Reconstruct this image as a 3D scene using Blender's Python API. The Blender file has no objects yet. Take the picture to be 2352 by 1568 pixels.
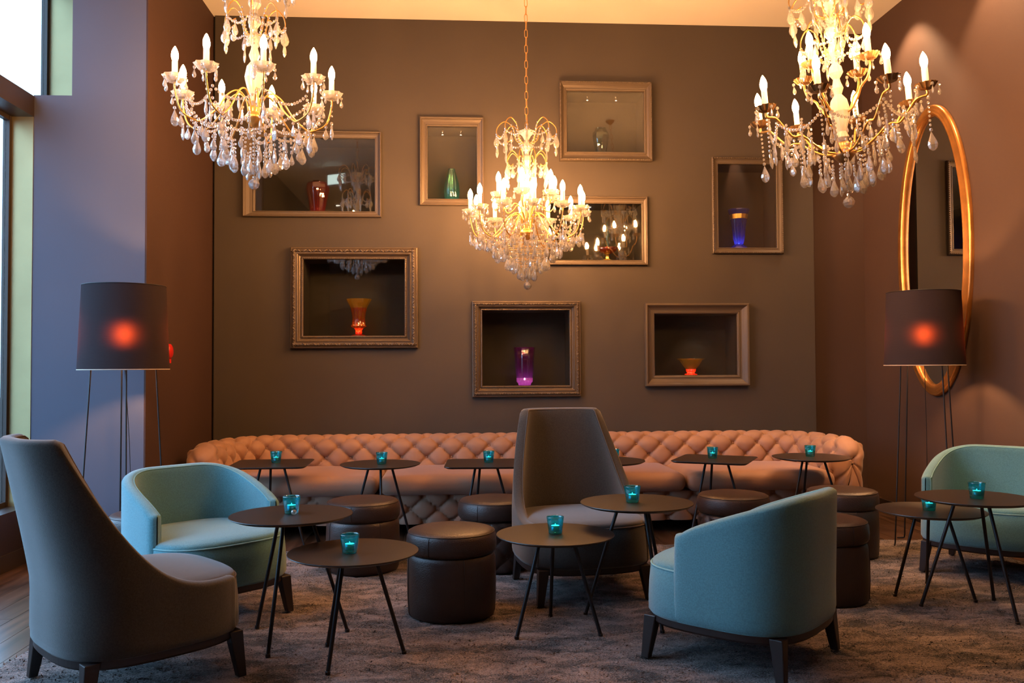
import bpy, math, random
from mathutils import Vector, Matrix
random.seed(7)
PI = math.pi
SC = bpy.context.scene
COL = SC.collection

# ------------------------------------------------------------------ camera, world, exposure
cam = bpy.data.cameras.new('camera'); cam.lens = 36 * 2000 / 2352; cam.sensor_width = 36; cam.clip_start = .05
co = bpy.data.objects.new('camera', cam); COL.objects.link(co)
PITCH, ROLL = math.radians(1.6), math.radians(0.29)
co.matrix_world = Matrix.Translation((0, 0, 1.2)) @ Matrix.Rotation(PI / 2 + PITCH, 4, 'X') @ Matrix.Rotation(-ROLL, 4, 'Z')
SC.camera = co
SC.view_settings.view_transform = 'Standard'; SC.view_settings.look = 'None'
SC.view_settings.gamma = 1; SC.view_settings.use_curve_mapping = False
SC.view_settings.exposure = 0.0
cy = SC.cycles
cy.use_denoising = True; cy.denoiser = 'OPENIMAGEDENOISE'
cy.max_bounces = 9; cy.diffuse_bounces = 3; cy.glossy_bounces = 4; cy.transmission_bounces = 7; cy.transparent_max_bounces = 24
cy.caustics_reflective = False; cy.caustics_refractive = False
cy.sample_clamp_indirect = 6; cy.use_light_tree = True
cy.use_adaptive_sampling = True; cy.adaptive_threshold = 0.03

SKY = 8.6          # daylight outside the tall windows
BULB = 680.0       # candle bulbs of the chandeliers
w = bpy.data.worlds.new('overcast_sky'); SC.world = w; w.use_nodes = True
wn = w.node_tree; bg = wn.nodes['Background']
bg.inputs['Color'].default_value = (.35, .63, 1, 1); bg.inputs['Strength'].default_value = SKY

TH = math.radians(3.7)           # the back wall runs slightly away to the right
ORG = Vector((0, 7.16, 0))
UL, UR, CZ = -3.125, 3.05, 4.06  # left wall, right wall, ceiling height
VC = 1.49                        # face of the left pillar
VEND = 11.5                      # wall behind the camera


def RW(u, v, z=0.0):
    return Vector((u * math.cos(TH) + v * math.sin(TH), ORG.y + u * math.sin(TH) - v * math.cos(TH), z))


# ------------------------------------------------------------------ materials
def newmat(name):
    m = bpy.data.materials.new(name); m.use_nodes = True
    nt = m.node_tree; nt.nodes.clear()
    out = nt.nodes.new('ShaderNodeOutputMaterial')
    return m, nt, out


def N(nt, t, **kw):
    n = nt.nodes.new(t)
    for k, v in kw.items():
        if k in n.inputs: n.inputs[k].default_value = v
        else: setattr(n, k, v)
    return n


def principled(name, col, rough=.5, metal=0, spec=.5, bump=None, var=None, sheen=0, coat=0, trans=0, ior=1.5, emis=None, es=0):
    """bump=(scale, strength, kind); var=(scale, dark factor, light factor, detail)"""
    m, nt, out = newmat(name)
    p = N(nt, 'ShaderNodeBsdfPrincipled')
    nt.links.new(p.outputs[0], out.inputs[0])
    p.inputs['Base Color'].default_value = (*col, 1); p.inputs['Roughness'].default_value = rough
    p.inputs['Metallic'].default_value = metal; p.inputs['Specular IOR Level'].default_value = spec
    p.inputs['Sheen Weight'].default_value = sheen; p.inputs['Coat Weight'].default_value = coat
    p.inputs['Transmission Weight'].default_value = trans; p.inputs['IOR'].default_value = ior
    if emis: p.inputs['Emission Color'].default_value = (*emis, 1); p.inputs['Emission Strength'].default_value = es
    tc = N(nt, 'ShaderNodeTexCoord')
    if var:
        no = N(nt, 'ShaderNodeTexNoise', Scale=var[0], Detail=var[3] if len(var) > 3 else 3.0)
        nt.links.new(tc.outputs['Object'], no.inputs['Vector'])
        mp = N(nt, 'ShaderNodeMapRange'); mp.inputs['From Min'].default_value = .3; mp.inputs['From Max'].default_value = .7
        mp.inputs['To Min'].default_value = var[1]; mp.inputs['To Max'].default_value = var[2]
        nt.links.new(no.outputs[0], mp.inputs['Value'])
        mx = N(nt, 'ShaderNodeVectorMath', operation='SCALE'); mx.inputs[0].default_value = col
        nt.links.new(mp.outputs[0], mx.inputs['Scale']); nt.links.new(mx.outputs[0], p.inputs['Base Color'])
    if bump:
        b = N(nt, 'ShaderNodeBump'); b.inputs['Strength'].default_value = bump[1]; b.inputs['Distance'].default_value = .004
        if bump[2] == 'noise':
            t = N(nt, 'ShaderNodeTexNoise', Scale=bump[0], Detail=4.0); o_ = t.outputs[0]
        elif bump[2] == 'voronoi':
            t = N(nt, 'ShaderNodeTexVoronoi', Scale=bump[0]); o_ = t.outputs[0]
        else:   # weave: two crossed waves
            t = N(nt, 'ShaderNodeTexWave', Scale=bump[0], Distortion=1.5, Detail=2.0); t.bands_direction = 'X'
            t2 = N(nt, 'ShaderNodeTexWave', Scale=bump[0], Distortion=1.5, Detail=2.0); t2.bands_direction = 'Z'
            nt.links.new(tc.outputs['Object'], t2.inputs['Vector'])
            ad = N(nt, 'ShaderNodeMath', operation='ADD'); nt.links.new(t.outputs[1], ad.inputs[0]); nt.links.new(t2.outputs[1], ad.inputs[1])
            o_ = ad.outputs[0]
        nt.links.new(tc.outputs['Object'], t.inputs['Vector'])
        nt.links.new(o_, b.inputs['Height']); nt.links.new(b.outputs[0], p.inputs['Normal'])
    return m


def thin_glass(name, tint, refl=.5, body=None, bodyw=0.0, base=.04):
    """clear or tinted sheet glass: lets light straight through, reflects by facing"""
    m, nt, out = newmat(name)
    tr = N(nt, 'ShaderNodeBsdfTransparent'); tr.inputs[0].default_value = (*tint, 1)
    gl = N(nt, 'ShaderNodeBsdfGlossy'); gl.inputs['Roughness'].default_value = .02
    lw = N(nt, 'ShaderNodeLayerWeight'); lw.inputs[0].default_value = .5
    pw = N(nt, 'ShaderNodeMath', operation='POWER'); pw.inputs[1].default_value = 4.0
    nt.links.new(lw.outputs['Facing'], pw.inputs[0])
    mul = N(nt, 'ShaderNodeMath', operation='MULTIPLY_ADD'); mul.inputs[1].default_value = .8; mul.inputs[2].default_value = .05 * refl * 2; mul.use_clamp = True
    nt.links.new(pw.outputs[0], mul.inputs[0])
    src = tr
    if body:
        df = N(nt, 'ShaderNodeBsdfDiffuse'); df.inputs[0].default_value = (*body, 1)
        tl = N(nt, 'ShaderNodeBsdfTranslucent'); tl.inputs[0].default_value = (*body, 1)
        a = N(nt, 'ShaderNodeMixShader'); a.inputs[0].default_value = .6
        nt.links.new(df.outputs[0], a.inputs[1]); nt.links.new(tl.outputs[0], a.inputs[2])
        c = N(nt, 'ShaderNodeMixShader'); c.inputs[0].default_value = bodyw
        nt.links.new(tr.outputs[0], c.inputs[1]); nt.links.new(a.outputs[0], c.inputs[2]); src = c
    mx = N(nt, 'ShaderNodeMixShader')
    nt.links.new(mul.outputs[0], mx.inputs[0]); nt.links.new(src.outputs[0], mx.inputs[1]); nt.links.new(gl.outputs[0], mx.inputs[2])
    nt.links.new(mx.outputs[0], out.inputs[0])
    return m


def emitter(name, col, s):
    m, nt, out = newmat(name)
    e = N(nt, 'ShaderNodeEmission'); e.inputs[0].default_value = (*col, 1); e.inputs[1].default_value = s
    nt.links.new(e.outputs[0], out.inputs[0]); return m


def crystal_mat():
    m, nt, out = newmat('crystal')
    g = N(nt, 'ShaderNodeBsdfGlass', IOR=1.58, Roughness=0.0)
    g.inputs[0].default_value = (1, 1, 1, 1)
    gl = N(nt, 'ShaderNodeBsdfGlossy', Roughness=.03)
    tr = N(nt, 'ShaderNodeBsdfTransparent')
    a = N(nt, 'ShaderNodeMixShader'); a.inputs[0].default_value = .26
    nt.links.new(g.outputs[0], a.inputs[1]); nt.links.new(gl.outputs[0], a.inputs[2])
    b = N(nt, 'ShaderNodeMixShader'); b.inputs[0].default_value = .22
    nt.links.new(a.outputs[0], b.inputs[1]); nt.links.new(tr.outputs[0], b.inputs[2])
    d = N(nt, 'ShaderNodeBsdfDiffuse'); d.inputs[0].default_value = (.9, .9, .9, 1)
    t2 = N(nt, 'ShaderNodeBsdfTranslucent'); t2.inputs[0].default_value = (.9, .9, .9, 1)
    e = N(nt, 'ShaderNodeMixShader'); nt.links.new(d.outputs[0], e.inputs[1]); nt.links.new(t2.outputs[0], e.inputs[2])
    f_ = N(nt, 'ShaderNodeMixShader'); f_.inputs[0].default_value = .19
    nt.links.new(b.outputs[0], f_.inputs[1]); nt.links.new(e.outputs[0], f_.inputs[2])
    nt.links.new(f_.outputs[0], out.inputs[0]); return m


def rod_wood(name, c1, c2, rough):
    m, nt, out = newmat(name)
    p = N(nt, 'ShaderNodeBsdfPrincipled'); p.inputs['Roughness'].default_value = rough
    tc = N(nt, 'ShaderNodeTexCoord'); mp = N(nt, 'ShaderNodeMapping'); mp.inputs['Scale'].default_value = (14, 1.2, 14)
    oi = N(nt, 'ShaderNodeObjectInfo')
    no = N(nt, 'ShaderNodeTexNoise', Scale=2.0, Detail=5.0); no.noise_dimensions = '4D'
    nt.links.new(tc.outputs['Object'], mp.inputs[0]); nt.links.new(mp.outputs[0], no.inputs['Vector'])
    ml = N(nt, 'ShaderNodeMath', operation='MULTIPLY'); ml.inputs[1].default_value = 30
    nt.links.new(oi.outputs['Random'], ml.inputs[0]); nt.links.new(ml.outputs[0], no.inputs['W'])
    cr = N(nt, 'ShaderNodeValToRGB'); cr.color_ramp.elements[0].position = .32; cr.color_ramp.elements[1].position = .68
    cr.color_ramp.elements[0].color = (*c1, 1); cr.color_ramp.elements[1].color = (*c2, 1)
    nt.links.new(no.outputs[0], cr.inputs[0]); nt.links.new(cr.outputs[0], p.inputs['Base Color'])
    b = N(nt, 'ShaderNodeBump'); b.inputs['Strength'].default_value = .15; b.inputs['Distance'].default_value = .002
    nt.links.new(no.outputs[0], b.inputs['Height']); nt.links.new(b.outputs[0], p.inputs['Normal'])
    nt.links.new(p.outputs[0], out.inputs[0]); return m


def carpet_mat():
    m, nt, out = newmat('shag_pile')
    p = N(nt, 'ShaderNodeBsdfPrincipled'); p.inputs['Roughness'].default_value = .95
    p.inputs['Sheen Weight'].default_value = .3; p.inputs['Specular IOR Level'].default_value = .1
    tc = N(nt, 'ShaderNodeTexCoord')
    a = N(nt, 'ShaderNodeTexNoise', Scale=5.0, Detail=6.0, Roughness=.68, Distortion=.6)
    mpp = N(nt, 'ShaderNodeMapping'); mpp.inputs['Scale'].default_value = (.8, 1.7, 1)
    nt.links.new(tc.outputs['Object'], mpp.inputs[0]); nt.links.new(mpp.outputs[0], a.inputs['Vector'])
    b = N(nt, 'ShaderNodeTexNoise', Scale=160.0, Detail=3.0); nt.links.new(tc.outputs['Object'], b.inputs['Vector'])
    mx = N(nt, 'ShaderNodeMath', operation='MULTIPLY_ADD'); mx.inputs[1].default_value = .62
    nt.links.new(a.outputs[0], mx.inputs[0])
    m2 = N(nt, 'ShaderNodeMath', operation='MULTIPLY'); m2.inputs[1].default_value = .42
    nt.links.new(b.outputs[0], m2.inputs[0]); nt.links.new(m2.outputs[0], mx.inputs[2])
    cr = N(nt, 'ShaderNodeValToRGB')
    e = cr.color_ramp.elements; e[0].position = .455; e[0].color = (.013, .0095, .0085, 1); e[1].position = .615; e[1].color = (.33, .245, .215, 1)
    nt.links.new(mx.outputs[0], cr.inputs[0]); nt.links.new(cr.outputs[0], p.inputs['Base Color'])
    bp = N(nt, 'ShaderNodeBump'); bp.inputs['Strength'].default_value = .9; bp.inputs['Distance'].default_value = .012
    nt.links.new(b.outputs[0], bp.inputs['Height']); nt.links.new(bp.outputs[0], p.inputs['Normal'])
    nt.links.new(p.outputs[0], out.inputs[0]); return m


def shade_mat():
    m, nt, out = newmat('lamp_shade_cloth')
    d = N(nt, 'ShaderNodeBsdfDiffuse'); d.inputs[0].default_value = (.045, .034, .036, 1)
    t = N(nt, 'ShaderNodeBsdfRefraction', IOR=1.30, Roughness=.85); t.inputs[0].default_value = (.80, .12, .035, 1)
    mx = N(nt, 'ShaderNodeMixShader'); mx.inputs[0].default_value = .0028
    tc = N(nt, 'ShaderNodeTexCoord')
    wv = N(nt, 'ShaderNodeTexNoise', Scale=3.0, Detail=4.0); mp = N(nt, 'ShaderNodeMapping'); mp.inputs['Scale'].default_value = (8, 8, 90)
    nt.links.new(tc.outputs['Object'], mp.inputs[0]); nt.links.new(mp.outputs[0], wv.inputs['Vector'])
    b = N(nt, 'ShaderNodeBump'); b.inputs['Strength'].default_value = .25; b.inputs['Distance'].default_value = .002
    nt.links.new(wv.outputs[0], b.inputs['Height']); nt.links.new(b.outputs[0], d.inputs['Normal'])
    nt.links.new(d.outputs[0], mx.inputs[1]); nt.links.new(t.outputs[0], mx.inputs[2]); nt.links.new(mx.outputs[0], out.inputs[0])
    return m


def marble_mat():
    m, nt, out = newmat('veined_marble')
    p = N(nt, 'ShaderNodeBsdfPrincipled'); p.inputs['Roughness'].default_value = .5
    tc = N(nt, 'ShaderNodeTexCoord')
    mp = N(nt, 'ShaderNodeMapping'); mp.inputs['Scale'].default_value = (.5, .5, 1.4)
    no = N(nt, 'ShaderNodeTexNoise', Scale=2.2, Detail=8.0, Roughness=.6, Distortion=.8)
    nt.links.new(tc.outputs['Object'], mp.inputs[0]); nt.links.new(mp.outputs[0], no.inputs['Vector'])
    cr = N(nt, 'ShaderNodeValToRGB'); e = cr.color_ramp.elements
    e[0].position = .47; e[0].color = (.105, .115, .12, 1); e[1].position = .53; e[1].color = (.105, .115, .12, 1)
    x = cr.color_ramp.elements.new(.5); x.color = (.05, .055, .06, 1)
    nt.links.new(no.outputs[0], cr.inputs[0]); nt.links.new(cr.outputs[0], p.inputs['Base Color'])
    nt.links.new(p.outputs[0], out.inputs[0]); return m


M_WALL = principled('taupe_wallcovering', (.062, .049, .038), .75, bump=(260, .22, 'weave'), var=(1.3, .94, 1.06))
M_SIDE = principled('brown_wallcovering', (.070, .036, .023), .75, bump=(260, .22, 'weave'), var=(1.3, .94, 1.06))
M_RETURN = principled('dark_red_brown_wallcovering', (.042, .016, .010), .75, bump=(260, .22, 'weave'), var=(1.3, .94, 1.06))
M_PILLAR = principled('daylit_pillar_wallcovering', (.084, .088, .125), .75, bump=(260, .2, 'weave'))  # blue of the window daylight is put into this colour
M_CEIL = principled('white_ceiling_paint', (.86, .82, .76), .9, var=(2, .98, 1.02))
M_GAP = principled('shadow_gap', (.01, .01, .01), .9)
M_BRASS_PANEL = principled('brushed_brass', (.36, .29, .14), .45, metal=.7, var=(3, .9, 1.08), bump=(60, .08, 'noise'))
M_BRONZE = principled('dark_bronze', (.045, .032, .026), .4, metal=.4)
M_FLOORBASE = rod_wood('floor_base_wood', (.030, .016, .010), (.075, .040, .024), .32)
M_PLANK = rod_wood('walnut_plank', (.032, .016, .009), (.13, .070, .042), .30)
M_CARPET = carpet_mat()
M_MARBLE = marble_mat()
M_PANE = thin_glass('window_glass', (.95, .97, .97), .5)
M_NICHEPANE = thin_glass('niche_glass', (.93, .94, .93), .9)
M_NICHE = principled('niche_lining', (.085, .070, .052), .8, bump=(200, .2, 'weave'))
M_FRAME = principled('taupe_picture_frame', (.115, .088, .066), .42, metal=.2, bump=(90, .12, 'noise'))
M_FRAME2 = principled('bronze_picture_frame', (.15, .112, .080), .36, metal=.35, bump=(110, .3, 'noise'))
M_GOLD = principled('gilded_wood', (.62, .27, .07), .27, metal=.75, bump=(70, .15, 'noise'), var=(9, .7, 1.15))
M_MIRROR = principled('mirror_silver', (.72, .72, .70), .015, metal=1)
M_LEATHER = principled('tan_nubuck_leather', (.37, .195, .122), .60, bump=(140, .15, 'noise'), var=(2.5, .90, 1.07), sheen=.25)
M_BUTTON = principled('tan_leather_button', (.30, .17, .125), .6)
M_POUF = principled('dark_brown_leather', (.044, .026, .021), .36, bump=(230, .25, 'voronoi'), var=(5, .9, 1.1))
M_POUFSEAM = principled('dark_brown_seam', (.035, .021, .018), .5)
M_TEAL = principled('teal_wool_felt', (.108, .268, .300), .95, bump=(420, .35, 'noise'), var=(180, .86, 1.14, 2.0), sheen=.5, spec=.1)
M_TEALS = principled('teal_stitched_piping', (.22, .42, .44), .9, bump=(300, .6, 'noise'), spec=.1)
M_GREY = principled('grey_brown_wool_felt', (.050, .044, .038), .95, bump=(420, .35, 'noise'), var=(180, .80, 1.2, 2.0), sheen=.5, spec=.1)
M_GREYS = principled('grey_stitched_piping', (.12, .10, .09), .9, bump=(300, .6, 'noise'), spec=.1)
M_DARKWOOD = principled('wenge_wood', (.022, .014, .013), .42, bump=(60, .15, 'noise'))
M_TABLE = principled('dark_brown_tabletop', (.022, .0145, .0115), .36, bump=(300, .12, 'noise'))
M_ROD = principled('black_steel_rod', (.018, .015, .016), .45, metal=.3)
M_VOTIVE = thin_glass('teal_votive_glass', (.12, .76, .84), 1.3, body=(.02, .55, .66), bodyw=.10)
M_WAX = principled('candle_wax', (.75, .85, .85), .6, emis=(.75, .95, .9), es=9)  # emission stands in for candlelight glowing in the wax
M_TIN = principled('tealight_tin', (.7, .72, .72), .3, metal=.8)
M_FLAME = emitter('candle_flame', (.8, .95, 1), 9)
M_CRYSTAL = crystal_mat()
M_CRYCUT = principled('cut_crystal_stem', (.95, .93, .9), .05, trans=.6, ior=1.5)
M_ANTIQUE = principled('antique_brass', (.72, .40, .12), .28, metal=.85, bump=(40, .1, 'noise'))
M_BRONZEBR = principled('aged_bronze', (.30, .17, .07), .35, metal=.8)
M_SLEEVE = principled('ivory_candle_sleeve', (.80, .70, .55), .5)
M_BULB = emitter('candle_bulb_glow', (1, .46, .155), BULB)
M_SHADE = shade_mat()
M_SHADERIM = principled('lamplit_shade_rim', (.65, .52, .40), .8)  # pale colour stands for the lamplit lower edge of the lampshade
M_LAMPBULB = emitter('lamp_bulb_glow', (1, .50, .20), 900)
M_RED = principled('red_enamel', (.55, .015, .012), .35)
M_WHITE = principled('white_label', (.7, .7, .7), .6)
M_SPOT = emitter('spot_lens_glow', (1, .86, .66), 14)
M_DOWN = emitter('downlight_glow', (1, .88, .72), 22)
M_CHROME = principled('satin_chrome', (.6, .58, .55), .25, metal=1)
M_EXITW = emitter('exit_sign_white', (.8, 1, .92), 5)
VG = lambda n, t, b, k=.35: thin_glass(n, t, 2.2, body=b, bodyw=k)
M_VPINK = VG('rose_glass', (.70, .36, .34), (.55, .06, .05), .22)
M_VMINT = VG('mint_glass', (.62, .90, .80), (.25, .75, .6), .06)
M_VGREEN = VG('bottle_green_glass', (.14, .34, .22), (.008, .07, .035), .3)
M_VBLUE = VG('cobalt_glass', (.12, .22, .85), (.03, .07, .95), .32)
M_VAMBER = VG('ruby_amber_glass', (.85, .28, .06), (.9, .16, .02), .22)
M_VYELLOW = VG('amber_glass', (.88, .66, .22), (.9, .55, .08), .28)
M_VPURPLE = VG('violet_glass', (.62, .34, .62), (.65, .10, .62), .12)
M_VPINKB = VG('bright_pink_glass', (.9, .45, .8), (.95, .25, .85), .6)
M_VRED = VG('ruby_glass', (.8, .1, .04), (.95, .04, .01), .5)
M_VGOLD = principled('gilded_band', (.85, .55, .18), .3, metal=.8)


# ------------------------------------------------------------------ mesh helpers
def mesh(name, V, F, smooth=False, flat=()):
    me = bpy.data.meshes.new(name); me.from_pydata([tuple(v) for v in V], [], F); me.update()
    if smooth:
        fl = set(flat)
        me.polygons.foreach_set('use_smooth', [i not in fl for i in range(len(me.polygons))])
    return me


def link(name, me, mat=None, parent=None, loc=(0, 0, 0), rot=(0, 0, 0), scale=None):
    o = bpy.data.objects.new(name, me); COL.objects.link(o)
    o.location = loc; o.rotation_euler = rot
    if scale: o.scale = scale
    if mat and me and not me.materials: me.materials.append(mat)
    if parent: o.parent = parent
    return o


class B:
    """collects geometry for one mesh"""
    def __init__(s): s.V = []; s.F = []; s.flat = []
    def add(s, V, F, flat=False):
        k = len(s.V); s.V += [tuple(v) for v in V]
        for f in F:
            if flat: s.flat.append(len(s.F))
            s.F.append(tuple(i + k for i in f))
        return s
    def box(s, a, b, flat=True):
        x0, y0, z0 = a; x1, y1, z1 = b
        V = [(x0, y0, z0), (x1, y0, z0), (x1, y1, z0), (x0, y1, z0), (x0, y0, z1), (x1, y0, z1), (x1, y1, z1), (x0, y1, z1)]
        return s.add(V, [(0, 3, 2, 1), (4, 5, 6, 7), (0, 1, 5, 4), (1, 2, 6, 5), (2, 3, 7, 6), (3, 0, 4, 7)], flat)
    def grid(s, P, closeu=False, closev=False):
        nu, nv = len(P), len(P[0]); V = [p for r in P for p in r]; F = []
        for i in range(nu if closeu else nu - 1):
            for j in range(nv if closev else nv - 1):
                a, b = i, (i + 1) % nu; c, d = j, (j + 1) % nv
                F.append((a * nv + c, b * nv + c, b * nv + d, a * nv + d))
        return s.add(V, F)
    def lathe(s, prof, n=24, c=(0, 0, 0), flute=0, fd=0.0, caps=False, ph=0):
        P = []
        for i in range(n):
            t = 2 * PI * i / n; k = 1 - fd * abs(math.sin(flute * t / 2)) if flute else 1
            P.append([(c[0] + r * k * math.cos(t + ph), c[1] + r * k * math.sin(t + ph), c[2] + z) for r, z in prof])
        s.grid(P, closeu=True)
        if caps:
            for idx, rev in ((0, True), (-1, False)):
                ring = [P[i][idx] for i in range(n)]
                f = tuple(range(n)); s.add(ring, [f[::-1] if rev else f], True)
        return s
    def tube(s, pts, r, n=8, closed=False, caps=True):
        pts = [Vector(p) for p in pts]; m = len(pts); rr = r if hasattr(r, '__len__') else [r] * m
        P = []; up = Vector((0, 0, 1)); prev = None
        for i, p in enumerate(pts):
            if closed: t = pts[(i + 1) % m] - pts[i - 1]
            else: t = pts[min(i + 1, m - 1)] - pts[max(i - 1, 0)]
            t.normalize()
            if prev is None:
                a = t.cross(up) if abs(t.z) < .95 else t.cross(Vector((1, 0, 0)))
            else: a = prev - t * prev.dot(t)
            a.normalize(); b = t.cross(a); prev = a
            P.append([p + (a * math.cos(2 * PI * k / n) + b * math.sin(2 * PI * k / n)) * rr[i] for k in range(n)])
        s.grid(P, closeu=closed, closev=True)
        if caps and not closed:
            s.add(P[0], [tuple(range(n))], True); s.add(P[-1], [tuple(range(n))[::-1]], True)
        return s
    def me(s, name, smooth=False): return mesh(name, s.V, s.F, smooth, s.flat)
    def obj(s, name, mat, parent=None, smooth=False, **kw): return link(name, s.me(name, smooth), mat, parent, **kw)


def fixn(o):
    import bmesh
    bm = bmesh.new(); bm.from_mesh(o.data); bmesh.ops.remove_doubles(bm, verts=bm.verts, dist=1e-6)
    bmesh.ops.recalc_face_normals(bm, faces=bm.faces); bm.to_mesh(o.data); bm.free(); return o


def bevel(o, w, seg=2, ang=40):
    m = o.modifiers.new('bevel', 'BEVEL'); m.width = w; m.segments = seg; m.limit_method = 'ANGLE'; m.angle_limit = math.radians(ang); return o


def thing(name, label, cat, loc=(0, 0, 0), rotz=0, group=None):
    o = bpy.data.objects.new(name, None); COL.objects.link(o); o.location = loc; o.rotation_euler = (0, 0, rotz)
    o.empty_display_size = .1
    return tag(o, label, cat, group)


def tag(o, label, cat, group=None):
    o['label'] = label; o['category'] = cat
    if group: o['group'] = group
    return o


def struct(o, kind='structure'):
    o['kind'] = kind; return o


def dup(root, loc, rotz=0, label=None, group=None):
    def cp(o, par):
        c = o.copy(); COL.objects.link(c); c.parent = par
        for ch in o.children: cp(ch, c)
        return c
    r = cp(root, None); r.location = loc; r.rotation_euler = (0, 0, rotz)
    if label: r['label'] = label
    if group: r['group'] = group
    return r


def room(o):
    """room frame: x along the back wall, -y towards the camera"""
    o.location = ORG; o.rotation_euler = (0, 0, TH); return o


def rbox(sx, sy, sz, r, puff=0, n=10, nz=6):
    """pillow-like rounded box centred at the origin"""
    b = B()
    def pt(d):
        x, y, z = d
        hx, hy, hz = sx / 2, sy / 2, sz / 2
        p = Vector((x * hx, y * hy, z * hz)); c = Vector((max(-hx + r, min(hx - r, p.x)), max(-hy + r, min(hy - r, p.y)), max(-hz + r, min(hz - r, p.z))))
        v = p - c
        if v.length > 1e-9: v = v.normalized() * r
        q = c + v
        q.z += puff * (1 - x * x) * (1 - y * y) * (1 if z > 0 else -.2) * abs(z)
        return q
    def cs(k): return [-1 + 2 * i / k for i in range(k + 1)]
    def rr(k): return [math.sin(t * PI / 2) * .35 + t * .65 for t in cs(k)]
    for ax in range(3):
        for sg in (-1, 1):
            P = []
            for a in rr(n if ax != 0 else n):
                row = []
                for c in rr(n):
                    d = [0, 0, 0]; d[ax] = sg; d[(ax + 1) % 3] = a; d[(ax + 2) % 3] = c
                    row.append(pt(d))
                P.append(row if sg > 0 else row[::-1])
            b.grid(P)
    return b


# ================================================================== SETTING
def wallpanel(name, rects, mat, kind='structure'):
    b = B()
    for a, c in rects: b.box(a, c)
    return room(struct(b.obj(name, mat), kind))


# frames on the back wall: outer (u0,z0,u1,z1), inner
FR = {
 'rose':  ((-2.179, 2.415, -1.065, 3.118), (-2.079, 2.465, -1.118, 3.062)),
 'mint':  ((-0.753, 2.516, -0.227, 3.248), (-0.688, 2.573, -0.284, 3.172)),
 'green': ((0.401, 2.893, 1.174, 3.555), (0.467, 2.977, 1.112, 3.482)),
 'bowl':  ((0.246, 2.030, 1.133, 2.600), (0.300, 2.072, 1.085, 2.542)),
 'blue':  ((1.682, 2.129, 2.287, 2.938), (1.737, 2.180, 2.234, 2.883)),
 'amber': ((-1.794, 1.348, -0.769, 2.168), (-1.693, 1.450, -0.879, 2.072)),
 'violet': ((-0.329, 0.945, 0.566, 1.730), (-0.244, 1.036, 0.475, 1.655)),
 'dish':  ((1.102, 1.025, 1.979, 1.711), (1.186, 1.114, 1.883, 1.624)),
}
PU0, PU1 = -2.405, 2.556
def holed(u0, u1, z0, z1, holes, y0, y1):
    us = sorted({u0, u1} | {h[0] for h in holes} | {h[2] for h in holes}); zs = sorted({z0, z1} | {h[1] for h in holes} | {h[3] for h in holes})
    b = B()
    V = {}; F = []
    def vid(i, j, y):
        k = (i, j, y)
        if k not in V: V[k] = len(V)
        return V[k]
    def solid(i, j):
        if i < 0 or j < 0 or i >= len(us) - 1 or j >= len(zs) - 1: return False
        cx, cz = (us[i] + us[i + 1]) / 2, (zs[j] + zs[j + 1]) / 2
        return not any(h[0] < cx < h[2] and h[1] < cz < h[3] for h in holes)
    for i in range(len(us) - 1):
        for j in range(len(zs) - 1):
            if not solid(i, j): continue
            F.append((vid(i, j, y0), vid(i + 1, j, y0), vid(i + 1, j + 1, y0), vid(i, j + 1, y0)))
            F.append((vid(i, j, y1), vid(i, j + 1, y1), vid(i + 1, j + 1, y1), vid(i + 1, j, y1)))
            for di, dj, e in ((-1, 0, ((0, 0), (0, 1))), (1, 0, ((1, 1), (1, 0))), (0, -1, ((1, 0), (0, 0))), (0, 1, ((0, 1), (1, 1)))):
                if not solid(i + di, j + dj):
                    (a, c), (d, f) = e
                    F.append((vid(i + a, j + c, y0), vid(i + d, j + f, y0), vid(i + d, j + f, y1), vid(i + a, j + c, y1)))
    VV = [None] * len(V)
    for (i, j, y), k in V.items(): VV[k] = (us[i], y, zs[j])
    return mesh('wall', VV, F)


holes = [(i[0] - .004, i[1] - .004, i[2] + .004, i[3] + .004) for o, i in FR.values()]
wb = room(struct(link('wall_back', holed(PU0, PU1, 0, CZ, holes, 0, .03), M_WALL)))
wallpanel('wall_back_recess', [((PU1 - .3, .12, 0), (UR + .2, .30, CZ)), ((PU1 - .02, .03, 0), (PU1, .12, CZ))], M_SIDE)
wallpanel('wall_back_light_block', [((UL - .3, .46, -.1), (UR + .3, .6, CZ + .1)), ((-2.46, .03, 0), (PU0 - .0, .46, CZ))], M_GAP)  # outer plate added unseen against light leaks; black strip fills the panel gap
# left pillar: face with the notch of the upper window, and the brown return
wallpanel('wall_pillar', [((UL, -VC, 0), (-2.432, -VC + .10, 2.93)), ((-2.89, -VC, 2.93), (-2.432, -VC + .10, CZ)),
                          ((-2.89, -VC + .10, 2.93), (-2.79, -.6, CZ)), ((UL, -VC + .1, 2.83), (-2.6, -.6, 2.93))], M_PILLAR)
wallpanel('wall_left_return', [((-2.442, -VC + .001, 0), (-2.422, .04, CZ))], M_RETURN)
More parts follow.
